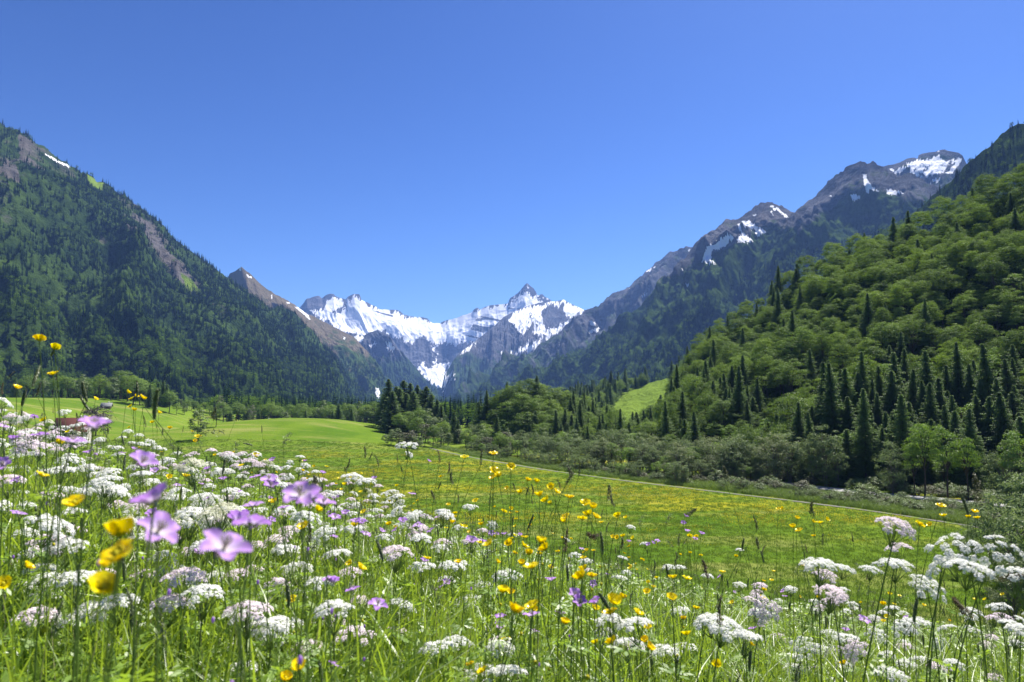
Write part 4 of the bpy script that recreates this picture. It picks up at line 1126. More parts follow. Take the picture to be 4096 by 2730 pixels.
    for k in range(190):
        px = 560 + 480 * ((k * 0.754877) % 1.0); f = rng.random()
        top = float(np.interp(px, [560, 700, 775, 849, 914, 975, 1060], [468, 478, 488, 496, 503, 508, 516])); bot = float(ty(px)) - 3.0
        if bot < top: top = bot - 2
        b = top + (bot - top) * f; Yd = 20 * 683 / (b - 400)
        hh = rng.uniform(0.9, 2.3) * (1.5 if rng.random() < 0.08 else 1)
        m = SC[k % 3]
        stand("shrub", pair(m), px, b, b - hh * 683 / Yd, 2.4, "scrub between the track and the gravel road", "tall leafy shrub" if hh > 2.0 else "low grey-green shrub", it, wide=rng.uniform(0.9, 1.5), cat="shrub")
    for k in range(46):
        px = 690 + 350 * (k + rng.random()) / 46; b = float(np.interp(px, [690, 775, 849, 914, 975, 1060], [474, 482, 489.5, 496, 501, 509])) - rng.uniform(0, 3)
        hh = rng.uniform(1.5, 3.2); stand("shrub", pair(SC[k % 3]), px, b, b - hh * 683 / (20 * 683 / (b - 400)), 2.4, "scrub between the track and the gravel road", "shaded shrub at the forest foot", it, wide=1.4, cat="shrub")
    label_cells(it, "{look} {place}, {order}", lambda px, py: ("" if py < np.interp(px, [690, 775, 849, 914, 975, 1060], [474, 482, 489.5, 496, 501, 509]) else "near the gravel road " if py < (ty(px) - 14) else "near the dirt track ") + ["under the first willows", "under the middle willows", "under the last willows", "under the grey-brown willow", "under the pale leafy trees", "at the right end"][int(np.clip((px - 560) / 80, 0, 5))])
    # big willows close by on the right
    for px, Y, t, w, lb in [(1012, 74, 474, .95, "large willow bush cut by the right edge behind the white flowers"), (984, 80, 500, .8, "middling willow bush left of the large one at the right edge"), (958, 86, 524, .8, "lowest willow bush in front of the track's right end"), (1046, 64, 488, 1, "willow bush leaning in at the right edge under the large one"), (1000, 62, 556, 1.0, "rounded low willow bush behind the tall white umbels at right"), (1030, 90, 458, .8, "feathery willow top rising above the large bush at right")]:
        stand("willow", pair(W[Y % 4]), px, 0, t, 9, "willow bushes at the right edge", lb, None, wide=w, Y=Y, cat="shrub")
    # rank grass along the track
    gm = leaf_mat("rank_grass", (0.10, 0.16, 0.025), (0.22, 0.30, 0.06), 0.3, (0.2, 0.3, 0.04), 0.03)
    tufts = [link("grass_tuft", tuft_mesh(s, mat=gm), loc=(0, 0, 0)) for s in (1, 2)]
    for q, (px, b) in enumerate(((700, 486), (905, 511))):
        g_ = ground_hit(px, b); tufts[q].location = g_; tag(tufts[q], "rank grass tuft on the verge " + ("below the willow belt" if q == 0 else "in front of the scrub"), "grass tuft", "rank grass tufts on the verge")
    n = 9000; px = rng.uniform(430, 1060, n); up = np.interp(px, [430, 560, 700, 775, 849, 975, 1060], [444, 466, 478, 487, 495, 508, 516]); dn = ty(px) - 2.4
    b = up + (dn - up) * rng.random(n); Yd = 20 * 683 / (b - 400); x = P(px, 400, Yd)[:, 0]
    stuff_scatter("grass", "rank tall grass growing along the dirt track", np.stack([x, Yd, H(x, Yd)], -1), rng.uniform(0.6, 1.5, n), rng.uniform(0, 6.28, n), rng.integers(0, 2, n), tufts)

    # sward of the flat meadow and the knoll
    sm = leaf_mat("sward", (0.065, 0.130, 0.014), (0.165, 0.245, 0.030), 0.35, (0.22, 0.33, 0.03), 0.02)
    t2 = [link("grass_tuft", tuft_mesh(s, 16, 0.26, 0.22, sm)) for s in (5, 6)]
    for q, (px, b) in enumerate(((620, 520), (820, 545))):
        t2[q].location = ground_hit(px, b); tag(t2[q], "short meadow grass tuft " + ("in the yellow drift" if q == 0 else "at the near side of the meadow"), "grass tuft", "short grass tufts in the meadow")
    n = 90000; Y = 46 + 260 * rng.random(n) ** 1.6; x = rng.uniform(-0.8, 0.8, n) * Y; keep = (proj(np.stack([x, Y, 0 * x - 20], -1))[1] > ty(proj(np.stack([x, Y, 0 * x - 20], -1))[0]) + 1.5)
    x, Y = x[keep], Y[keep]; n = len(x)
    stuff_scatter("grass", "short grass of the flat flowering meadow", np.stack([x, Y, H(x, Y)], -1), rng.uniform(0.5, 1.3, n) * (0.8 + Y / 300), rng.uniform(0, 6.28, n), rng.integers(0, 2, n), t2)

    # buttercup drifts far out in the meadow
    ym = petal_mat("far_buttercups", (0.80, 0.62, 0.0), (0.85, 0.66, 0.0), 0.3, 0.5, 0.2)
    g2 = np.random.default_rng(9); yb = MB(); c = np.stack([g2.normal(size=14) * 0.45, g2.normal(size=14) * 0.45, g2.uniform(0.24, 0.34, 14)], -1)
    leaf_quads(yb, c, g2.normal(size=(14, 3)) * 0.5 + np.array([0, -0.3, 1.0]), 0.075, 0.07, 0.6)
    for k in range(14): tube(yb, [(c[k][0], c[k][1], 0), c[k]], 0.004, 3, t=0.0, cap=False)
    pz = ground_hit(565, 484); ys = link("buttercup_patch", yb.mesh("buttercup_patch", [ym]), loc=pz); tag(ys, "small patch of distant buttercups in the yellow drift of the meadow", "flower")
    n = 60000; Y = 85 + 190 * g2.random(n); x = g2.uniform(-0.42, 0.75, n) * Y
    q = proj(np.stack([x, Y, 0 * x - 20], -1)); m = (q[1] > ty(q[0]) + 2) & (q[0] > 300)
    dn = fbm(x / 26 + 3, Y / 13, seed=44, oct=4, gain=0.6); band = smooth(90, 130, Y) * smooth(275, 235, Y)
    m &= g2.random(n) < band * (0.05 + 0.95 * smooth(-0.05, 0.55, dn)) * 0.5
    x, Y = x[m], Y[m]; n = len(x)
    stuff_scatter("meadow_flowers", "drifts of yellow buttercups far out in the flat meadow", np.stack([x, Y, H(x, Y)], -1), g2.uniform(0.8, 1.3, n), g2.uniform(0, 6.28, n), 0 * x, [ys])
# ------------------------------------------------------------------ flowering bank in front of the camera
def blades(mb, root, h, w, g, lean=0.35, seg=5, tint=None, az=None):
    n = len(root)
    az = g.uniform(0, 2 * np.pi, n) if az is None else az
    ln = lean * g.uniform(0.1, 1.6, n)
    t = np.linspace(0, 1, seg + 1)
    d = np.stack([np.cos(az), np.sin(az), 0 * az], -1)
    fa = az + np.pi / 2 + g.normal(size=n) * 0.9
    sd = np.stack([np.cos(fa), np.sin(fa), 0 * fa], -1)
    out = ln[:, None] * (t ** 1.9)[None]
    zz = t[None] * (1 - 0.35 * ln[:, None] * t[None] ** 2)
    c = root[:, None] + d[:, None] * (out * h[:, None])[..., None] + np.array([0, 0, 1.0]) * (zz * h[:, None])[..., None]
    ww = (w[:, None] * (1 - t[None] ** 2.2) * (0.55 + 0.9 * np.minimum(t * 2, 1)[None]) + 0.0003)[..., None]
    V = np.stack([c - sd[:, None] * ww / 2, c + sd[:, None] * ww / 2], 2).reshape(-1, 3)
    b = (np.arange(n) * (seg + 1) * 2)[:, None] + (np.arange(seg) * 2)[None]
    F = np.stack([b, b + 1, b + 3, b + 2], -1).reshape(-1, 4)
    tt = g.random(n) if tint is None else tint
    mb.add(V, F, np.repeat(tt, (seg + 1) * 2))

def petal(mb, az, L, W, p0, p1, r0=0.001, nu=5, nv=4, notch=0.0, wav=0.0, g=None):
    t = np.linspace(0, 1, nu + 1)
    ph = p0 + (p1 - p0) * t
    rr = r0 + np.concatenate([[0], np.cumsum(np.cos((ph[1:] + ph[:-1]) / 2) * L / nu)])
    zz = np.concatenate([[0], np.cumsum(np.sin((ph[1:] + ph[:-1]) / 2) * L / nu)])
    wd = W * np.sin(np.pi * np.clip(t ** 0.62 * 0.86 + 0.04, 0, 1)) ** 0.8
    s = np.linspace(-1, 1, nv + 1)
    X = rr[:, None] - notch * L * (1 - np.abs(s[None])) * (t ** 4)[:, None] * 0.5 - 0.18 * L * (s[None] ** 2) * (t[:, None] ** 3)
    Yv = s[None] * wd[:, None] / 2
    Z = zz[:, None] + 0.22 * W * (s[None] ** 2) * np.sin(np.pi * t)[:, None] + (wav * W * (g.normal(size=(nu + 1, nv + 1)) if g is not None else 0)) * t[:, None]
    ca, sa = math.cos(az), math.sin(az)
    V = np.stack([X * ca - Yv * sa, X * sa + Yv * ca, Z], -1).reshape(-1, 3)
    i = np.arange(nu)[:, None] * (nv + 1); j = np.arange(nv)[None]
    F = np.stack([i + j, i + j + 1, i + nv + 2 + j, i + nv + 1 + j], -1).reshape(-1, 4)
    mb.add(V, F, np.repeat(t, nv + 1))

def ball(mb, c, r, sz=1.0, t=0.5, n=8, m=5):
    th = np.linspace(0, np.pi, m + 1); ph = np.arange(n) * 2 * np.pi / n
    V = np.stack([r * np.sin(th)[:, None] * np.cos(ph)[None], r * np.sin(th)[:, None] * np.sin(ph)[None], sz * r * np.cos(th)[:, None] + 0 * ph[None]], -1).reshape(-1, 3) + np.asarray(c)
    i = np.arange(m)[:, None] * n; j = np.arange(n)[None]
    mb.add(V, np.stack([i + j, i + n + j, i + n + (j + 1) % n, i + (j + 1) % n], -1).reshape(-1, 4), t)

MF = {}
def petal_mat(name, inner, outer, transl=0.35, rough=0.35, spec=0.4, vary=None, pos=0.35):
    s = NT(name)
    t = s.attr("tint")
    o = outer if vary is None else s.mix(s.rand(), outer, vary)
    c = s.mix(s.range(s.math('ADD', t, s.math('MULTIPLY', s.math('SUBTRACT', s.noise(s.node('ShaderNodeTexCoord').outputs['Object'], 900, 2), 0.5), 0.5)), 0.0, pos), inner, o)
    pr = s.node("ShaderNodeBsdfPrincipled", {'Base Color': c, 'Roughness': rough, 'Specular IOR Level': spec}).outputs[0]
    tr = s.node("ShaderNodeBsdfTranslucent", {'Color': c}).outputs[0]
    return s.done(s.node("ShaderNodeMixShader", {0: transl, 1: pr, 2: tr}).outputs[0])

def flower_materials():
    MF['butter'] = petal_mat("buttercup_petal", (0.85, 0.74, 0.0), (0.95, 0.82, 0.0), 0.38, 0.25, 0.5, (0.94, 0.70, 0.0))
    MF['butterc'] = plain_mat("buttercup_centre", (0.45, 0.48, 0.02), (0.55, 0.40, 0.01), 300)
    MF['crane'] = petal_mat("cranesbill_petal", (0.86, 0.80, 0.88), (0.62, 0.36, 0.84), 0.45, 0.5, 0.2, (0.46, 0.20, 0.72), 0.5)
    MF['cranec'] = plain_mat("cranesbill_centre", (0.45, 0.50, 0.25), (0.35, 0.25, 0.35), 300)
    MF['white'] = petal_mat("umbel_floret", (0.74, 0.75, 0.66), (0.82, 0.82, 0.79), 0.35, 0.7, 0.1)
    MF['pink'] = petal_mat("pinkish_umbel_floret", (0.74, 0.62, 0.66), (0.82, 0.72, 0.78), 0.35, 0.7, 0.1)
    MF['cream'] = petal_mat("fading_umbel_floret", (0.55, 0.56, 0.38), (0.66, 0.66, 0.52), 0.30, 0.8, 0.1)
    MF['stem'] = leaf_mat("flower_stem", (0.080, 0.150, 0.025), (0.16, 0.25, 0.05), 0.25, None, 0.05, 0.45)
    MF['leaf'] = leaf_mat("meadow_leaf", (0.080, 0.18, 0.018), (0.25, 0.38, 0.035), 0.52, (0.46, 0.64, 0.04), 0.04, 0.45)
    MF['grass'] = leaf_mat("meadow_grass", (0.050, 0.118, 0.012), (0.215, 0.320, 0.030), 0.52, (0.50, 0.66, 0.04), 0.04, 0.42)
    MF['straw'] = leaf_mat("dry_stalk", (0.22, 0.19, 0.10), (0.36, 0.32, 0.20), 0.2, (0.4, 0.35, 0.2), 0.05, 0.5)
    MF['seed'] = leaf_mat("grass_seed_head", (0.085, 0.115, 0.045), (0.20, 0.24, 0.11), 0.22, (0.2, 0.25, 0.1), 0.04, 0.5)
    MF['seedd'] = leaf_mat("dark_grass_seed_head", (0.075, 0.090, 0.040), (0.16, 0.17, 0.09), 0.25, (0.18, 0.18, 0.09), 0.03, 0.5, (0.17, 0.12, 0.08))

def buttercup_head(seed):
    g = np.random.default_rng(seed); mb, cb = MB(), MB()
    op = g.uniform(0, 1)
    for k in range(5):
        a = k * 2 * np.pi / 5 + g.normal() * 0.07
        petal(mb, a, 0.0125 * g.uniform(0.92, 1.08), 0.0140, R(62 - 18 * op) + g.normal() * 0.08, R(38 - 34 * op) + g.normal() * 0.12, 0.0012, 5, 4, 0.25, 0.02, g)
    ball(cb, (0, 0, 0.003), 0.0024, 1.2)
    for q in range(24):
        a = g.uniform(0, 6.28); tube(cb, [(0.0015 * math.cos(a), 0.0015 * math.sin(a), 0.002), (0.0046 * math.cos(a), 0.0046 * math.sin(a), g.uniform(0.004, 0.006))], [0.0003, 0.0006], 3)
    for k in range(5):
        petal(cb, k * 2 * np.pi / 5 + 0.6, 0.006, 0.0035, R(20), R(20), 0.0008, 3, 2)
    return mb.mesh("flower", [MF['butter']], True), cb.mesh("flower_centre", [MF['butterc']], True)

def crane_head(seed):
    g = np.random.default_rng(seed); mb, cb = MB(), MB(); op = g.uniform(0, 1)
    for k in range(5):
        petal(mb, k * 2 * np.pi / 5 + g.normal() * 0.06, 0.0172 * g.uniform(0.92, 1.08), 0.0118, R(48 - 30 * op) + g.normal() * 0.08, R(10 - 14 * op) + g.normal() * 0.12, 0.0012, 6, 4, 0.35, 0.03, g)
    tube(cb, [(0, 0, -0.003), (0, 0, 0.009)], [0.0014, 0.0006], 5)
    for q in range(10):
        a = q * 0.628; tube(cb, [(0, 0, 0.001), (0.0035 * math.cos(a), 0.0035 * math.sin(a), 0.008)], [0.0003, 0.0005], 3)
    for k in range(5):
        petal(cb, k * 2 * np.pi / 5 + 0.6, 0.009, 0.0045, R(5), R(0), 0.0005, 3, 2)
    return mb.mesh("flower", [MF['crane']], True), cb.mesh("flower_centre", [MF['cranec']], True)

def umbel_head(seed, Rr=0.042, n=15, mat='white', dome=0.35, fl=22, drop=0.045, ur=0.0098):
    g = np.random.default_rng(seed); mb, rb = MB(), MB()
    Cc = []
    for k in range(n):
        f = math.sqrt((k + 0.5) / n); a = k * 2.39996 + g.normal() * 0.15
        r = Rr * f * g.uniform(0.9, 1.08)
        c = np.array([r * math.cos(a), r * math.sin(a), dome * Rr * (1 - f * f) + g.normal() * 0.0016])
        Cc.append(c)
        tube(rb, np.array([[0, 0, -drop], c * np.array([0.6, 0.6, 0.45]) + np.array([0, 0, -drop * 0.45]), c - np.array([0, 0, 0.006])]), [0.0008, 0.0006, 0.0005], 4, cap=False)
        u = norm(np.array([c[0], c[1], 0.06])); 
        for q in range(fl):
            ff = math.sqrt((q + 0.5) / fl); b = q * 2.39996 + k
            e1 = norm(np.cross(u, [0.3, 1, 0.2])); e2 = np.cross(u, e1)
            p = c + ur * ff * (math.cos(b) * e1 + math.sin(b) * e2) + u * 0.35 * ur * (1 - ff * ff) + g.normal(size=3) * 0.0011
            nn = norm(u + 0.7 * ff * (math.cos(b) * e1 + math.sin(b) * e2) + g.normal(size=3) * 0.25)
            s = 0.0022 * g.uniform(0.7, 1.3) * (1.15 if ff > 0.8 else 1)
            f1 = norm(np.cross(nn, [1, 0.2, 0])); f2 = np.cross(nn, f1)
            ang = np.arange(5) * 2 * np.pi / 5 + g.uniform(0, 6)
            pc = p + s * 0.62 * (np.cos(ang)[:, None] * f1 + np.sin(ang)[:, None] * f2)
            td = np.cos(ang)[:, None] * f1 + np.sin(ang)[:, None] * f2
            leaf_quads(mb, pc, np.tile(nn, (5, 1)) + td * 0.25, s * 1.15, s * 0.85, g.uniform(0, 1), td)
    return mb.mesh("umbel", [MF[mat]]), rb.mesh("rays", [MF['stem']], True)

def seed_head(seed, kind):
    """Grass flower heads, drawn from the top of the stalk upwards."""
    g = np.random.default_rng(seed); mb = MB()
    if kind == 'timothy':
        L = g.uniform(0.045, 0.075); n = 260; w = 0.0036
        t = g.random(n); a = g.uniform(0, 6.28, n); bend = 0.12 * L * (t ** 2)
        prof = w * np.sin(np.pi * np.clip(t * 0.93 + 0.04, 0, 1)) ** 0.4
        C = np.stack([prof * np.cos(a) + bend, prof * np.sin(a), t * L], -1); N = np.stack([np.cos(a), np.sin(a), 0.3 + 0 * a], -1) + g.normal(size=(n, 3)) * 0.5
        leaf_quads(mb, C, N, 0.0052, 0.0022, g.random(n), np.stack([np.cos(a) * 0.5, np.sin(a) * 0.5, 1 + 0 * a], -1))
        tube(mb, [(0, 0, 0), (0.03 * L, 0, L * 0.5), (0.12 * L, 0, L)], [0.0028, 0.0030, 0.0015], 7, t=0.3)
        m = 'seed'
    elif kind == 'cocksfoot':
        L = g.uniform(0.05, 0.08); m = 'seedd'
        for k in range(7):
            z = L * (k / 7.0) ** 0.85; sd = 0.016 * (1 - k / 8.0) * (1 if k % 2 else 0.35); r = 0.0065 * (1 - 0.06 * k)
            c = np.array([sd, g.normal() * 0.002, z]); tube(mb, [(0, 0, z * 0.8), c], 0.0006, 3)
            n = 60; q = g.normal(size=(n, 3)) * np.array([0.5, 0.5, 1.1]) * r
            leaf_quads(mb, c + q + np.array([0, 0, r]), norm(q + 1e-6) + g.normal(size=(n, 3)) * 0.4, 0.0062, 0.0024, g.random(n), np.array([0.3, 0, 1.0]) + g.normal(size=(n, 3)) * 0.3)
        tube(mb, [(0, 0, 0), (0, 0, L)], [0.0008, 0.0004], 4)
    elif kind == 'vernal':
        L = g.uniform(0.045, 0.065); n = 90; t = g.random(n); a = g.uniform(0, 6.28, n); pr = 0.0045 * (1 - t * 0.75); m = 'seedd'
        C = np.stack([pr * np.cos(a) + 0.25 * L * t ** 2, pr * np.sin(a), t * L], -1)
        leaf_quads(mb, C, g.normal(size=(n, 3)), 0.0095, 0.0022, g.random(n), np.array([0.2, 0, 1.0]) + g.normal(size=(n, 3)) * 0.25)
        tube(mb, [(0, 0, 0), (0.06 * L, 0, L * .5), (0.25 * L, 0, L)], [0.0012, 0.001, 0.0005], 4)
    else:   # drooping brome-like plume
        L = g.uniform(0.08, 0.12); m = 'seed'
        t = np.linspace(0, 1, 8); ax = np.stack([0.75 * L * t ** 2, 0 * t, L * t * (1 - 0.55 * t)], -1); tube(mb, ax, np.linspace(0.0009, 0.0004, 8), 4)
        for k in range(60):
            f = g.random(); p = np.array([np.interp(f, t, ax[:, i]) for i in range(3)]); q = p + g.normal(size=3) * 0.0045 + np.array([0.004, 0, -0.003])
            leaf_quads(mb, q[None], g.normal(size=(1, 3)), 0.012, 0.0026, g.random(), np.array([[1, 0, 0.1 - f]]) + g.normal(size=(1, 3)) * 0.3)
    return mb.mesh("seed_head", [MF[m]])

def leaf_cut(seed, r=0.04, kind='palm'):
    g = np.random.default_rng(seed); mb = MB()
    if kind == 'palm':
        C, D = [], []
        for k in range(7):
            a = (k - 3) * 0.62 + g.normal() * 0.08
            for f, s in ((0.45, 1.0), (0.8, 0.6)):
                C.append([math.cos(a) * r * f, math.sin(a) * r * f, 0.25 * r * f]); D.append([math.cos(a), math.sin(a), 0.1])
        C, D = np.array(C), np.array(D)
        leaf_quads(mb, C, np.tile([0, 0, 1.0], (len(C), 1)) + g.normal(size=C.shape) * 0.2, r * 0.62, r * 0.24, 0.5 + 0.4 * g.normal(size=len(C)), D)
    else:
        C, D, S = [], [], []
        for k in range(9):
            f = (k + 1) / 9.0
            for sg in (-1, 1):
                ln = r * 0.5 * (1.15 - f)
                for q in (0.35, 0.75, 1.1):
                    C.append([f * r * 1.6 + 0.3 * ln * q, sg * ln * q, 0.15 * r * f]); D.append([0.6, sg * 0.8, 0]); S.append(ln * 0.5 + 0.002)
        C, D, S = map(np.array, (C, D, S))
        leaf_quads(mb, C, np.tile([0, 0, 1.0], (len(C), 1)) + g.normal(size=C.shape) * 0.3, S, S * 0.5, g.random(len(C)), D)
        tube(mb, [(0, 0, 0), (r * 1.6, 0, 0.15 * r)], [0.0012, 0.0005], 4)
    return mb.mesh("leaf", [MF['leaf']])

def stem_curve(root, head, bow, n=9):
    t = np.linspace(0, 1, n)[:, None]
    m = np.array([root[0] + (head[0] - root[0]) * 0.25, root[1] + (head[1] - root[1]) * 0.25, root[2] + (head[2] - root[2]) * 0.62]) + bow
    return (1 - t) ** 2 * root + 2 * t * (1 - t) * m + t ** 2 * head

def sprig(name, cat, group, head, heads, look, items, leafs=None, r=0.0012, lean=0.10, tilt=None, bud=None, hs=1.0, extra=None):
    """A single flowering stem: Empty on the ground, stem, flower (with its centre), leaves, buds."""
    head = np.asarray(head, float)
    hgt = max(0.12, head[2] - float(H(head[0], head[1])))
    a = rng.uniform(0, 6.28); d = abs(rng.normal()) * lean * hgt
    rx, ry = head[0] + math.cos(a) * d, head[1] + math.sin(a) * d + 0.02
    root = np.array([rx, ry, float(H(rx, ry)) - 0.01])
    e = link(name, None, loc=tuple(root)); tag(e, None, cat, group)
    hl = head - root
    bow = rng.normal(size=3) * np.array([0.05, 0.05, 0]) * hgt
    c = stem_curve(np.zeros(3), hl, bow)
    mb = MB(); tube(mb, c, np.linspace(r * 1.35, r * 0.75, len(c)), 5, t=rng.random(), cap=False)
    if extra: extra(mb, c, e)
    link("stem", mb.mesh("stem", [MF['stem']], True), e)
    az = rng.uniform(0, 6.28); tl = abs(rng.normal()) * 0.35 if tilt is None else tilt
    if cat == "flower" and name != "cow_parsley": az = rng.normal() * 0.9; tl = rng.uniform(0.1, 0.8)
    f = link(heads[0][0], heads[0][1], e, loc=tuple(hl), rot=(tl * math.cos(az), tl * math.sin(az), rng.uniform(0, 6.28)), scale=(hs,) * 3)
    for nm, me in heads[1:]:
        link(nm, me, f)
    if leafs:
        for q in range(2 if hgt > 0.3 else 1):
            k = int(rng.integers(2, 6)); link("leaf", leafs[int(rng.integers(0, len(leafs)))], e, loc=tuple(c[k]), rot=(rng.normal() * 0.3, rng.normal() * 0.3, rng.uniform(0, 6.28)), scale=(rng.uniform(0.6, 1.1),) * 3)
    if bud is not None:
        p = c[-3] + np.array([rng.normal() * 0.02, rng.normal() * 0.02, 0.02]); link("bud", bud, e, loc=tuple(p))
    q = proj(head); items.append((e, float(q[0]), float(q[1]), look))
    return e

def build_bank():
    flower_materials()
    g = rng
    # grass
    def roots(n, y0, y1, k=0.80, pad=0.7, pw=1.0):
        y = y0 + (y1 - y0) * g.random(n * 3) ** pw
        keep = g.random(n * 3) < (k * y + pad) / (k * y1 + pad); y = y[keep][:n]
        x = g.uniform(-1, 1, len(y)) * (k * y + pad)
        return np.stack([x, y, H(x, y) - 0.01], -1)
    mb = MB()
    rt = roots(115000, 0.35, 9.5)
    pn = 0.5 + 0.5 * vnoise(rt[:, 0] / 0.5, rt[:, 1] / 0.5, seed=12)
    hh = (0.16 + 0.24 * pn) * g.uniform(0.55, 1.35, len(rt))
    blades(mb, rt, hh, 0.0034 * g.uniform(0.6, 1.8, len(rt)), g, 0.5, 4, tint=np.clip(0.5 * g.random(len(rt)) + 0.5 * pn * g.random(len(rt)) + 0.1, 0, 1))
    rt = roots(32000, 0.35, 3.4); hh = g.uniform(0.26, 0.58, len(rt))
    blades(mb, rt, hh, 0.0042 * g.uniform(0.6, 1.6, len(rt)), g, 0.6, 5)
    rt = roots(2600, 0.5, 7.5); hh = g.uniform(0.28, 0.50, len(rt))
    blades(mb, rt, hh, g.uniform(0.004, 0.008, len(rt)), g, 0.7, 7)
    tag(link("grass", mb.mesh("grass", [MF['grass']])), "dense fresh green grass filling the flowering bank", "grass", None, "stuff")
    mb = MB()
    rt = roots(4200, 0.8, 9.0); hh = g.uniform(0.35, 0.62, len(rt))
    blades(mb, rt, hh, g.uniform(0.0010, 0.0020, len(rt)), g, 0.22, 6)
    tag(link("dry_grass", mb.mesh("dry_grass", [MF['straw']])), "thin straw-coloured stalks scattered through the bank", "grass", None, "stuff")
    # leafy undergrowth
    mb = MB()
    rt = roots(26000, 0.4, 8.0); n = len(rt)
    hz = 0.05 + 0.32 * g.random(n) ** 0.8
    C0 = rt + np.stack([g.normal(size=n) * 0.02, g.normal(size=n) * 0.02, hz], -1)
    for k in range(5):
        a = g.uniform(0, 6.28, n); s = g.uniform(0.010, 0.036, n)
        D = np.stack([np.cos(a), np.sin(a), g.normal(size=n) * 0.3], -1)
        leaf_quads(mb, C0 + D * s[:, None] * 0.55, np.stack([g.normal(size=n) * 0.35, g.normal(size=n) * 0.35, np.ones(n)], -1), s * 1.1, s * 0.42, g.random(n), D)
    rt = roots(7500, 0.4, 7.0); n = len(rt); a = g.uniform(0, 6.28, n); L = g.uniform(0.05, 0.12, n)
    D = np.stack([np.cos(a), np.sin(a), g.uniform(-0.1, 0.7, n)], -1); S = np.stack([-np.sin(a), np.cos(a), 0 * a], -1)
    base = rt + np.stack([0 * a, 0 * a, 0.08 + 0.30 * g.random(n)], -1); tn = g.random(n)
    for k in range(8):
        f = (k + 1) / 8.0; w = 0.42 * (1.15 - f)
        for sg in (-1, 1):
            c = base + D * (L * f)[:, None] + S * (sg * w * L * 0.5)[:, None]
            leaf_quads(mb, c, np.stack([g.normal(size=n) * 0.4, g.normal(size=n) * 0.4, np.ones(n)], -1), w * L * 1.05, w * L * 0.42, tn, S * sg + D * 0.5)
    tag(link("undergrowth", mb.mesh("undergrowth", [MF['leaf']])), "small-leaved green undergrowth between the grass blades", "undergrowth", None, "stuff")

    BH = [buttercup_head(s) for s in (1, 2, 3, 4, 5)]
    CH = [crane_head(s) for s in (11, 12, 13, 14)]
    UW = [umbel_head(s, Rr, n, 'white', dm, int(fl * 1.45)) for s, Rr, n, dm, fl in ((21, .040, 15, .35, 20), (22, .046, 18, .30, 20), (23, .034, 13, .45, 18), (24, .043, 16, .25, 22))]
    UP = [umbel_head(s, Rr, n, 'pink', .45, 28) for s, Rr, n in ((31, .038, 15), (32, .042, 16))]
    UC = [umbel_head(s, .036, 17, 'cream', .6, 26) for s in (41, 42)]
    UL = [umbel_head(s, .058, 13, 'white', .22, 38, 0.06, 0.0105) for s in (51, 52)]
    SH = {k: [seed_head(s, k) for s in (1, 2, 3)] for k in ('timothy', 'cocksfoot', 'vernal', 'plume')}
    LP = [leaf_cut(s, 0.035) for s in (1, 2)]; LF = [leaf_cut(s, 0.06, 'fern') for s in (3, 4)]
    bb = MB(); ball(bb, (0, 0, 0), 0.0028, 1.2); bud = bb.mesh("bud", [MF['butterc']], True)
    cb = MB(); ball(cb, (0, 0, 0), 0.0021, 1.9); cbud = cb.mesh("bud", [MF['crane']], True)

    def at(px, py, Y):
        return P(px / 2.298, py / 2.298, Y)
    def butter(head, items, look="yellow buttercup", big=True, tilt=None):
        h = BH[int(g.integers(0, 5))]
        sprig("buttercup", "flower", "yellow buttercups on the bank", head, [("flower", h[0]), ("flower_centre", h[1])], look, items, LP if big else None, 0.0010, 0.10, tilt, bud if big and g.random() < 0.5 else None, 1.12 if big else 1.3)
    def crane(head, items, look="violet cranesbill", big=True, tilt=None):
        h = CH[int(g.integers(0, 4))]
        sprig("cranesbill", "flower", "violet cranesbills on the bank", head, [("flower", h[0]), ("flower_centre", h[1])], look, items, LP if big else None, 0.0011, 0.10, tilt, cbud if big and g.random() < 0.6 else None, 1.15)
    def umb(head, items, U, look, tilt=None, hs=1.0, big=True):
        h = U[int(g.integers(0, len(U)))]
        sprig("cow_parsley", "flower", "white umbel flowers on the bank", np.asarray(head) , [("umbel", h[0]), ("rays", h[1])], look, items, LF if big else None, 0.0017, 0.12, tilt if tilt is not None else abs(g.normal()) * 0.34, None, hs)
    items = []
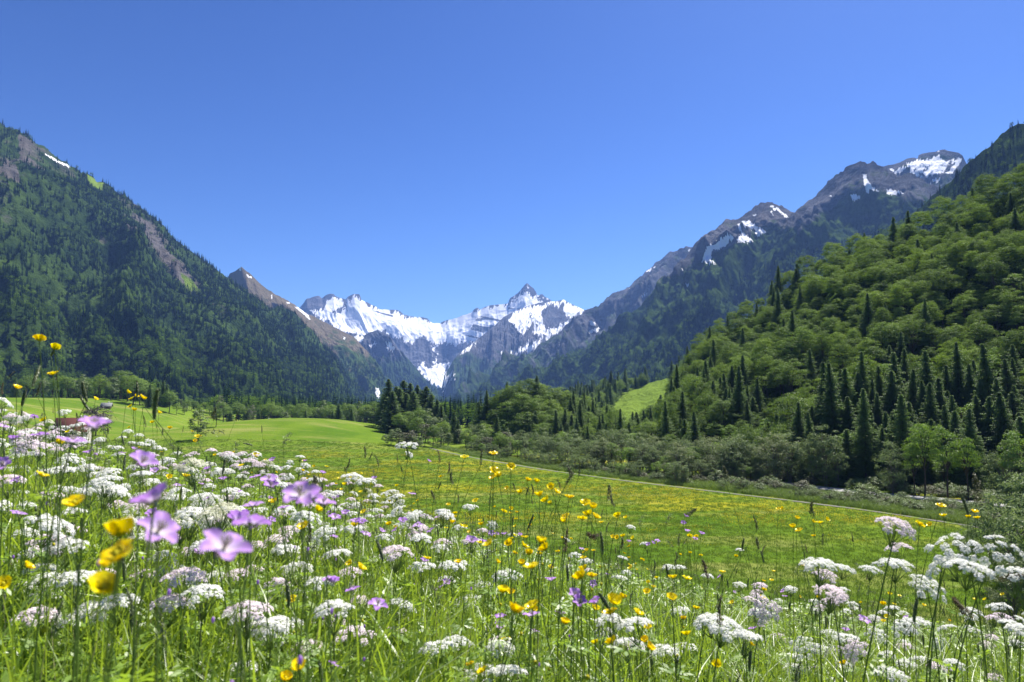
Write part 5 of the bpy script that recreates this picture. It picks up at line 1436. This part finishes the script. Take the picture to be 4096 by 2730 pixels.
    # ---- buttercups one can point at: display position and width in the photograph
    for x, y, s in [(90, 783, 30), (125, 803, 28), (122, 862, 24), (38, 893, 22), (172, 1162, 52), (278, 1233, 78), (277, 1283, 82), (232, 1355, 74), (8, 1345, 40), (62, 1305, 30), (698, 1213, 30),
                    (1067, 1053, 20), (1134, 1045, 22), (1135, 1085, 26), (1145, 1096, 22), (1174, 1074, 22), (1133, 1100, 20), (1195, 1133, 18), (1212, 1105, 18), (1232, 1108, 18), (1240, 1140, 26), (1256, 1152, 26), (1268, 1122, 24), (1278, 1132, 20),
                    (1345, 1160, 28), (1362, 1168, 24), (1352, 1185, 28), (1368, 1190, 24), (1338, 1195, 24), (1420, 1187, 20), (1308, 1145, 24), (1300, 1190, 22), (1295, 1200, 20), (1125, 1253, 30), (1170, 1253, 24), (1243, 1248, 30), (1255, 1264, 34),
                    (1215, 1275, 24), (1222, 1307, 38), (1338, 1330, 42), (1342, 1310, 24), (1155, 1362, 32), (1182, 1408, 44), (1225, 1398, 38), (1410, 1385, 38), (1403, 1412, 38), (1465, 1412, 28), (1543, 1377, 28), (1408, 1478, 34),
                    (1296, 1433, 26), (1490, 1490, 28), (1484, 1475, 24), (670, 1380, 24), (827, 1307, 28), (688, 1537, 42), (655, 1562, 34), (628, 1155, 22), (2162, 1165, 22), (2168, 1187, 18), (2240, 1178, 18), (2226, 1190, 12),
                    (2246, 1192, 14), (2113, 1208, 22), (2137, 1207, 13), (1789, 1171, 11), (1799, 1170, 10), (1831, 1192, 12), (1823, 1213, 16), (1837, 1221, 18), (1899, 1195, 12), (1884, 1203, 14), (1868, 1200, 10), (1870, 1233, 10), (293, 903, 13), (303, 917, 12),
                    (312, 912, 12), (325, 913, 12), (332, 918, 12), (300, 935, 11), (308, 944, 13), (365, 950, 11), (219, 918, 12), (350, 972, 10), (95, 1095, 30), (133, 1020, 24), (1080, 1530, 24), (1110, 1545, 28), (1578, 1460, 26), (1600, 1400, 18), (390, 985, 11), (455, 1005, 14)]:
        Y = 37.7 / s * 1.02
        butter(at(x, y, Y), items, "large blurred yellow buttercup" if s > 45 else "yellow buttercup", s > 16)
    for x, y, s in [(215, 983, 70), (355, 1155, 95), (362, 1222, 92), (575, 1210, 80), (548, 1200, 60), (690, 1138, 80), (712, 1150, 60), (742, 1158, 55), (515, 1262, 105), (580, 1165, 46), (618, 1103, 40), (622, 1118, 36), (325, 1065, 62), (165, 1018, 58),
                    (92, 1002, 36), (770, 1190, 28), (818, 1200, 24), (832, 1203, 24), (840, 1228, 24), (1083, 1245, 30), (757, 1332, 32), (766, 1340, 32), (812, 1356, 34), (1265, 1335, 26), (1322, 1368, 32), (1333, 1385, 34), (1370, 1385, 34), (1222, 1415, 36),
                    (1288, 1410, 26), (1228, 1452, 22), (1150, 1418, 26), (1146, 1440, 24), (767, 1530, 34), (1985, 1425, 26), (1576, 1187, 14), (1570, 1203, 14), (1580, 1222, 15), (1612, 1227, 15), (1597, 1240, 14), (1500, 1248, 12), (1510, 1243, 12), (1445, 1245, 12),
                    (1020, 1385, 16), (30, 1010, 26), (8, 1070, 40), (860, 1100, 14), (985, 1060, 12), (1490, 1252, 12), (960, 1208, 22), (40, 1105, 24), (1730, 1445, 18), (975, 1290, 22), (1800, 1360, 14), (700, 1060, 12)]:
        crane(at(x, y, 50.0 / s), items, "large blurred violet cranesbill" if s > 50 else "violet cranesbill", s > 18)
    for x, y, s, k in [(2060, 1215, 96, 'p'), (2185, 1262, 120, 'l'), (2165, 1300, 90, 'w'), (2285, 1272, 120, 'l'), (2330, 1320, 110, 'l'), (2230, 1310, 100, 'w'), (1880, 1300, 96, 'w'), (1895, 1325, 60, 'p'), (1912, 1368, 92, 'p'), (1757, 1402, 70, 'p'),
                       (1660, 1442, 100, 'w'), (1712, 1465, 90, 'w'), (1622, 1432, 80, 'w'), (1400, 1430, 90, 'w'), (1455, 1438, 90, 'w'), (1440, 1480, 80, 'w'), (1530, 1497, 70, 'w'), (1570, 1490, 60, 'w'), (1940, 1308, 50, 'w'), (2062, 1262, 60, 'p'), (2055, 1300, 80, 'w'),
                       (2000, 1310, 50, 'w'), (2130, 1350, 80, 'w'), (2345, 1450, 90, 'w'), (2230, 1410, 60, 'w'), (2080, 1440, 60, 'w'), (1965, 1498, 66, 'p'), (1945, 1468, 60, 'w'), (1110, 1552, 120, 'l'), (1165, 1548, 100, 'w'), (1005, 1490, 90, 'w'), (1045, 1480, 80, 'w'),
                       (1070, 1393, 58, 'w'), (925, 1392, 70, 'w'), (915, 1420, 60, 'w'), (815, 1500, 50, 'c'), (975, 1560, 60, 'w'), (935, 1025, 62, 'l'), (940, 1045, 30, 'w'), (945, 1190, 60, 'w'), (915, 1175, 50, 'w'), (808, 1098, 60, 'w'), (840, 1108, 50, 'w'), (690, 1050, 24, 'w'),
                       (551, 1045, 26, 'w'), (775, 1275, 66, 'w'), (810, 1300, 50, 'w'), (742, 1228, 60, 'w'), (768, 1140, 56, 'w'), (700, 1190, 70, 'w'), (655, 1175, 66, 'w'), (520, 1180, 84, 'c'), (490, 1190, 80, 'c'), (435, 1078, 80, 'c'), (470, 1150, 70, 'w'), (358, 1250, 60, 'c'),
                       (235, 1110, 74, 'w'), (255, 1130, 60, 'w'), (60, 1020, 74, 'p'), (90, 1030, 60, 'p'), (50, 1168, 66, 'w'), (100, 1283, 50, 'c'), (20, 1300, 70, 'p'), (12, 925, 44, 'w'), (1320, 1278, 40, 'w'), (1345, 1290, 36, 'w'), (1425, 1330, 40, 'w'), (1440, 1318, 36, 'w'), (1560, 1405, 50, 'w'),
                       (1430, 1283, 30, 'w'), (1450, 1213, 30, 'w'), (1482, 1250, 24, 'w'), (1700, 1265, 26, 'w'), (1300, 1240, 24, 'w'), (1040, 1240, 26, 'w'), (1180, 1230, 26, 'w'), (985, 1290, 36, 'w'), (2300, 1395, 50, 'w'), (2190, 1530, 66, 'w'), (1830, 1540, 60, 'w'), (400, 1310, 56, 'c'), (110, 1250, 40, 'w')]:
        U, look = {'w': (UW, "white umbel flower"), 'p': (UP, "pinkish white umbel flower"), 'l': (UL, "broad spread white umbel flower"), 'c': (UC, "fading cream umbel flower")}[k]
        dia = {'w': .094, 'p': .092, 'l': .125, 'c': .085}[k]
        umb(at(x, y, dia * 683 * 2.298 / s), items, U, look, hs=1.0, big=s > 40)
    # ---- the rest of the flowering stems, scattered over the bank
    def heads_at(n, xr, yr, hr, dens):
        out = []
        while len(out) < n:
            y = g.uniform(*yr); x = g.uniform(*xr)
            q = proj(np.array([x, y, -0.4]))[0]
            if not -20 < q < 1044 or g.random() > dens(q, y): continue
            out.append((x, y, float(H(x, y)) + g.uniform(*hr)))
        return out
    for p in heads_at(150, (-5.5, 0.2), (1.5, 7.2), (0.26, 0.58), lambda q, y: np.interp(q, [0, 300, 430, 520], [1, 1, 0.5, 0.15])):
        k = g.random(); umb(p, items, UW if k < 0.72 else (UP if k < 0.88 else UC), "white umbel flower" if k < 0.72 else ("pinkish white umbel flower" if k < 0.88 else "fading cream umbel flower"), big=False, hs=g.uniform(1.0, 1.35))
    for p in heads_at(42, (0.2, 4.5), (1.3, 5.5), (0.28, 0.48), lambda q, y: np.interp(q, [500, 700, 850, 1024], [0.2, 0.4, 1, 1])):
        umb(p, items, UW if g.random() < 0.7 else UP, "white umbel flower", big=False)
    for p in heads_at(150, (-5, 4.5), (1.8, 7.4), (0.40, 0.62), lambda q, y: np.interp(q, [0, 150, 250, 700, 1024], [0.35, 0.4, 1, 0.8, 0.35])):
        butter(p, items, "small yellow buttercup", False, None)
    for p in heads_at(50, (-1.2, 1.6), (1.3, 3.6), (0.42, 0.72), lambda q, y: np.interp(q, [380, 470, 640, 760], [0, 1, 1, 0.1])):
        butter(p, items, "yellow buttercup", True)
    for p in heads_at(34, (-2.4, -0.1), (1.0, 3.4), (0.42, 0.66), lambda q, y: np.interp(q, [0, 100, 380, 500], [0.6, 1, 1, 0.1])):
        crane(p, items, "violet cranesbill", True)
    for p in heads_at(40, (-4, 4), (1.6, 6.5), (0.32, 0.52), lambda q, y: 0.7):
        crane(p, items, "small violet cranesbill", False)
    # ---- grass heads
    def stalk(head, kind, look, lean=0.25, tl=None, hs=1.0):
        az = g.uniform(0, 6.28)
        sprig("grass_stalk", "grass stalk", "flowering grass stalks on the bank", head, [("seed_head", SH[kind][int(g.integers(0, 3))])], look, items, None, 0.0010, lean, tl if tl is not None else abs(g.normal()) * 0.3, None, hs)
    for x, y, s, kind, tl in [(315, 890, 46, 'timothy', 0.05), (355, 925, 80, 'timothy', 0.35), (200, 895, 60, 'timothy', 0.35), (205, 920, 50, 'timothy', 0.9), (75, 860, 60, 'timothy', 0.5), (118, 800, 40, 'timothy', 0.8), (50, 910, 50, 'timothy', 0.2), (128, 860, 30, 'vernal', 0.1),
                              (455, 985, 70, 'plume', 0.3), (120, 965, 80, 'plume', 1.1), (715, 1095, 50, 'cocksfoot', 1.0), (1105, 1050, 40, 'vernal', 0.05), (1030, 1075, 30, 'vernal', 0.3), (1310, 1085, 36, 'cocksfoot', 0.5), (1395, 1130, 36, 'cocksfoot', 0.4), (1410, 1150, 30, 'cocksfoot', 0.3),
                              (1225, 1125, 30, 'vernal', 0.1), (1300, 1095, 40, 'vernal', 0.6), (1575, 1165, 34, 'cocksfoot', 1.1), (1665, 1085, 36, 'cocksfoot', 0.2), (1870, 1165, 40, 'cocksfoot', 0.7), (1890, 1240, 24, 'vernal', 0.1), (1960, 1235, 24, 'vernal', 0.2), (2240, 1125, 60, 'cocksfoot', 0.0), (2225, 1160, 50, 'timothy', 0.2),
                              (1380, 1210, 50, 'cocksfoot', 1.4), (1385, 1250, 50, 'timothy', 0.0), (880, 1260, 60, 'timothy', 0.3), (1740, 1200, 36, 'vernal', 0.2), (285, 1060, 44, 'timothy', 0.1), (1470, 1190, 40, 'plume', 0.3), (1530, 1190, 40, 'plume', 0.3), (2100, 1400, 60, 'timothy', 0.2), (1010, 1050, 28, 'vernal', 0.1), (870, 1060, 26, 'vernal', 0.1),
                              (840, 1040, 26, 'cocksfoot', 0.2), (1560, 1240, 30, 'vernal', 0.2), (1330, 1080, 30, 'vernal', 0.4), (580, 1010, 30, 'timothy', 1.2), (250, 1040, 50, 'plume', 0.4), (2230, 1380, 60, 'cocksfoot', 1.2), (2300, 1310, 60, 'cocksfoot', 1.2), (190, 1300, 60, 'plume', 0.9)]:
        L = {'timothy': .062, 'cocksfoot': .068, 'vernal': .056, 'plume': .09}[kind]
        stalk(at(x, y + s * 0.45, L * 683 * 2.298 / s), kind, {'timothy': "pale cylindrical grass head", 'cocksfoot': "dark lumpy grass head", 'vernal': "slim brownish grass spike", 'plume': "drooping pale grass plume"}[kind], 0.25, tl)
    for p in heads_at(130, (-5, 5), (1.3, 7.8), (0.50, 0.80), lambda q, y: np.interp(q, [0, 400, 1024], [0.5, 0.8, 0.9])):
        kind = ('vernal', 'cocksfoot', 'timothy', 'vernal', 'plume')[int(g.integers(0, 5))]
        stalk(p, kind, {'timothy': "pale cylindrical grass head", 'cocksfoot': "dark lumpy grass head", 'vernal': "slim brownish grass spike", 'plume': "drooping pale grass plume"}[kind])
    cols = ["under the bare left peak", "under the red roof", "under the knoll", "under the spruce clump", "under the wooded mound", "under the willow belt", "under the gravel road", "at the right edge"]
    def cell(px, py):
        r = int(np.clip((py - 330) / 40, 0, 8))
        return ["high above the bank", "above the bank", "topmost on bank", "upper bank", "mid-upper bank", "mid bank", "mid-lower bank", "lower bank", "bottom"][r] + " " + cols[int(np.clip(px / 128, 0, 7))]
    label_cells(items, "{look}, {place}, {order}", cell)
    # further umbels crowding the left half, too many to count
    src = []
    for q, (U, x, y) in enumerate(((UW[0], -1.6, 3.0), (UW[2], -2.4, 4.2), (UP[0], -2.0, 5.0))):
        mb = MB(); tube(mb, [(0, 0, 0), (0.01, 0.01, 0.22), (0, 0, 0.41)], 0.0016, 5); st = mb.mesh("stalk", [MF['stem']], True)
        bm = bmesh.new(); mi = []
        for me, dz in ((U[0], 0.455), (U[1], 0.455), (st, 0.0)):
            n0 = len(bm.verts); f0 = len(bm.faces); bm.from_mesh(me); bm.verts.ensure_lookup_table(); bm.faces.ensure_lookup_table()
            for v in bm.verts[n0:]: v.co.z += dz
            for f in bm.faces[f0:]: f.material_index = 0 if me is U[0] else 1
        me = bpy.data.meshes.new("cow_parsley"); bm.to_mesh(me); bm.free(); me.materials.append(U[0].materials[0]); me.materials.append(MF['stem'])
        o = link("cow_parsley", me, loc=(x, y, float(H(x, y)))); q_ = proj(np.array([x, y, float(H(x, y)) + 0.45]))
        tag(o, ("short-stemmed white umbel flower low in the left crowd", "white umbel flower in the middle of the left crowd", "pinkish umbel flower at the back of the left crowd")[q], "flower", "white umbel flowers on the bank"); src.append(o)
    pts = heads_at(120, (-2.6, 0.0), (1.4, 3.2), (-0.24, -0.06), lambda q, y: np.interp(q, [0, 300, 420, 520], [1, 1, 0.5, 0.15])) + heads_at(230, (-5.6, 0.1), (1.7, 7.2), (-0.16, 0.0), lambda q, y: np.interp(q, [0, 260, 400, 520], [1, 1, 0.5, 0.05])) + heads_at(60, (0.8, 4.6), (1.6, 5.5), (-0.08, -0.03), lambda q, y: np.interp(q, [650, 850, 1024], [0.1, 1, 1]))
    n = len(pts); stuff_scatter("umbel_flowers", "crowd of further white umbel flowers filling the bank", pts, g.uniform(0.85, 1.2, n), g.uniform(0, 6.28, n), g.integers(0, 3, n), src)
    # soft haze of small grass panicles between the flowers
    src = []
    for q, (kd, x, y) in enumerate((('vernal', -0.9, 2.6), ('plume', 0.4, 2.9), ('timothy', 1.3, 3.3))):
        hd = SH[kd][q]; mb = MB(); tube(mb, [(0, 0, 0), (0.012, 0.01, 0.24), (0, 0, 0.46)], 0.0007, 4, cap=False); n_ = len(np.concatenate(mb.V))
        st = mb.mesh("stalk", [MF['stem']], True); bm = bmesh.new()
        bm.from_mesh(hd); bm.verts.ensure_lookup_table()
        for v in bm.verts: v.co.z += 0.455
        f0 = len(bm.faces); bm.from_mesh(st); bm.faces.ensure_lookup_table()
        for f in bm.faces[f0:]: f.material_index = 1
        me = bpy.data.meshes.new("grass_stalk"); bm.to_mesh(me); bm.free(); me.materials.append(MF['seed']); me.materials.append(MF['stem'])
        o = link("grass_stalk", me, loc=(x, y, float(H(x, y))))
        tag(o, ("short brownish grass spike among mid-bank flowers under the knoll", "short drooping pale plume mid bank under the wooded mound", "short pale cylindrical grass head mid bank under the willows")[q], "grass stalk", "flowering grass stalks on the bank"); src.append(o)
    pts = heads_at(1500, (-6, 5), (0.9, 8.0), (-0.12, 0.02), lambda q, y: np.interp(y, [0.9, 3, 8], [0.7, 1, 0.6])); n = len(pts)
    stuff_scatter("flowering_grass", "countless small flowering grass panicles between the flowers", pts, g.uniform(0.65, 1.1, n), g.uniform(0, 6.28, n), g.integers(0, 3, n), src)
    print("bank items", len(items))
# ------------------------------------------------------------------ build
build_ground()
TRK, RD2 = build_roads()
MT = build_mountains()
haze()
TREES = build_forest(MT)
build_valley(TREES)
build_bank()
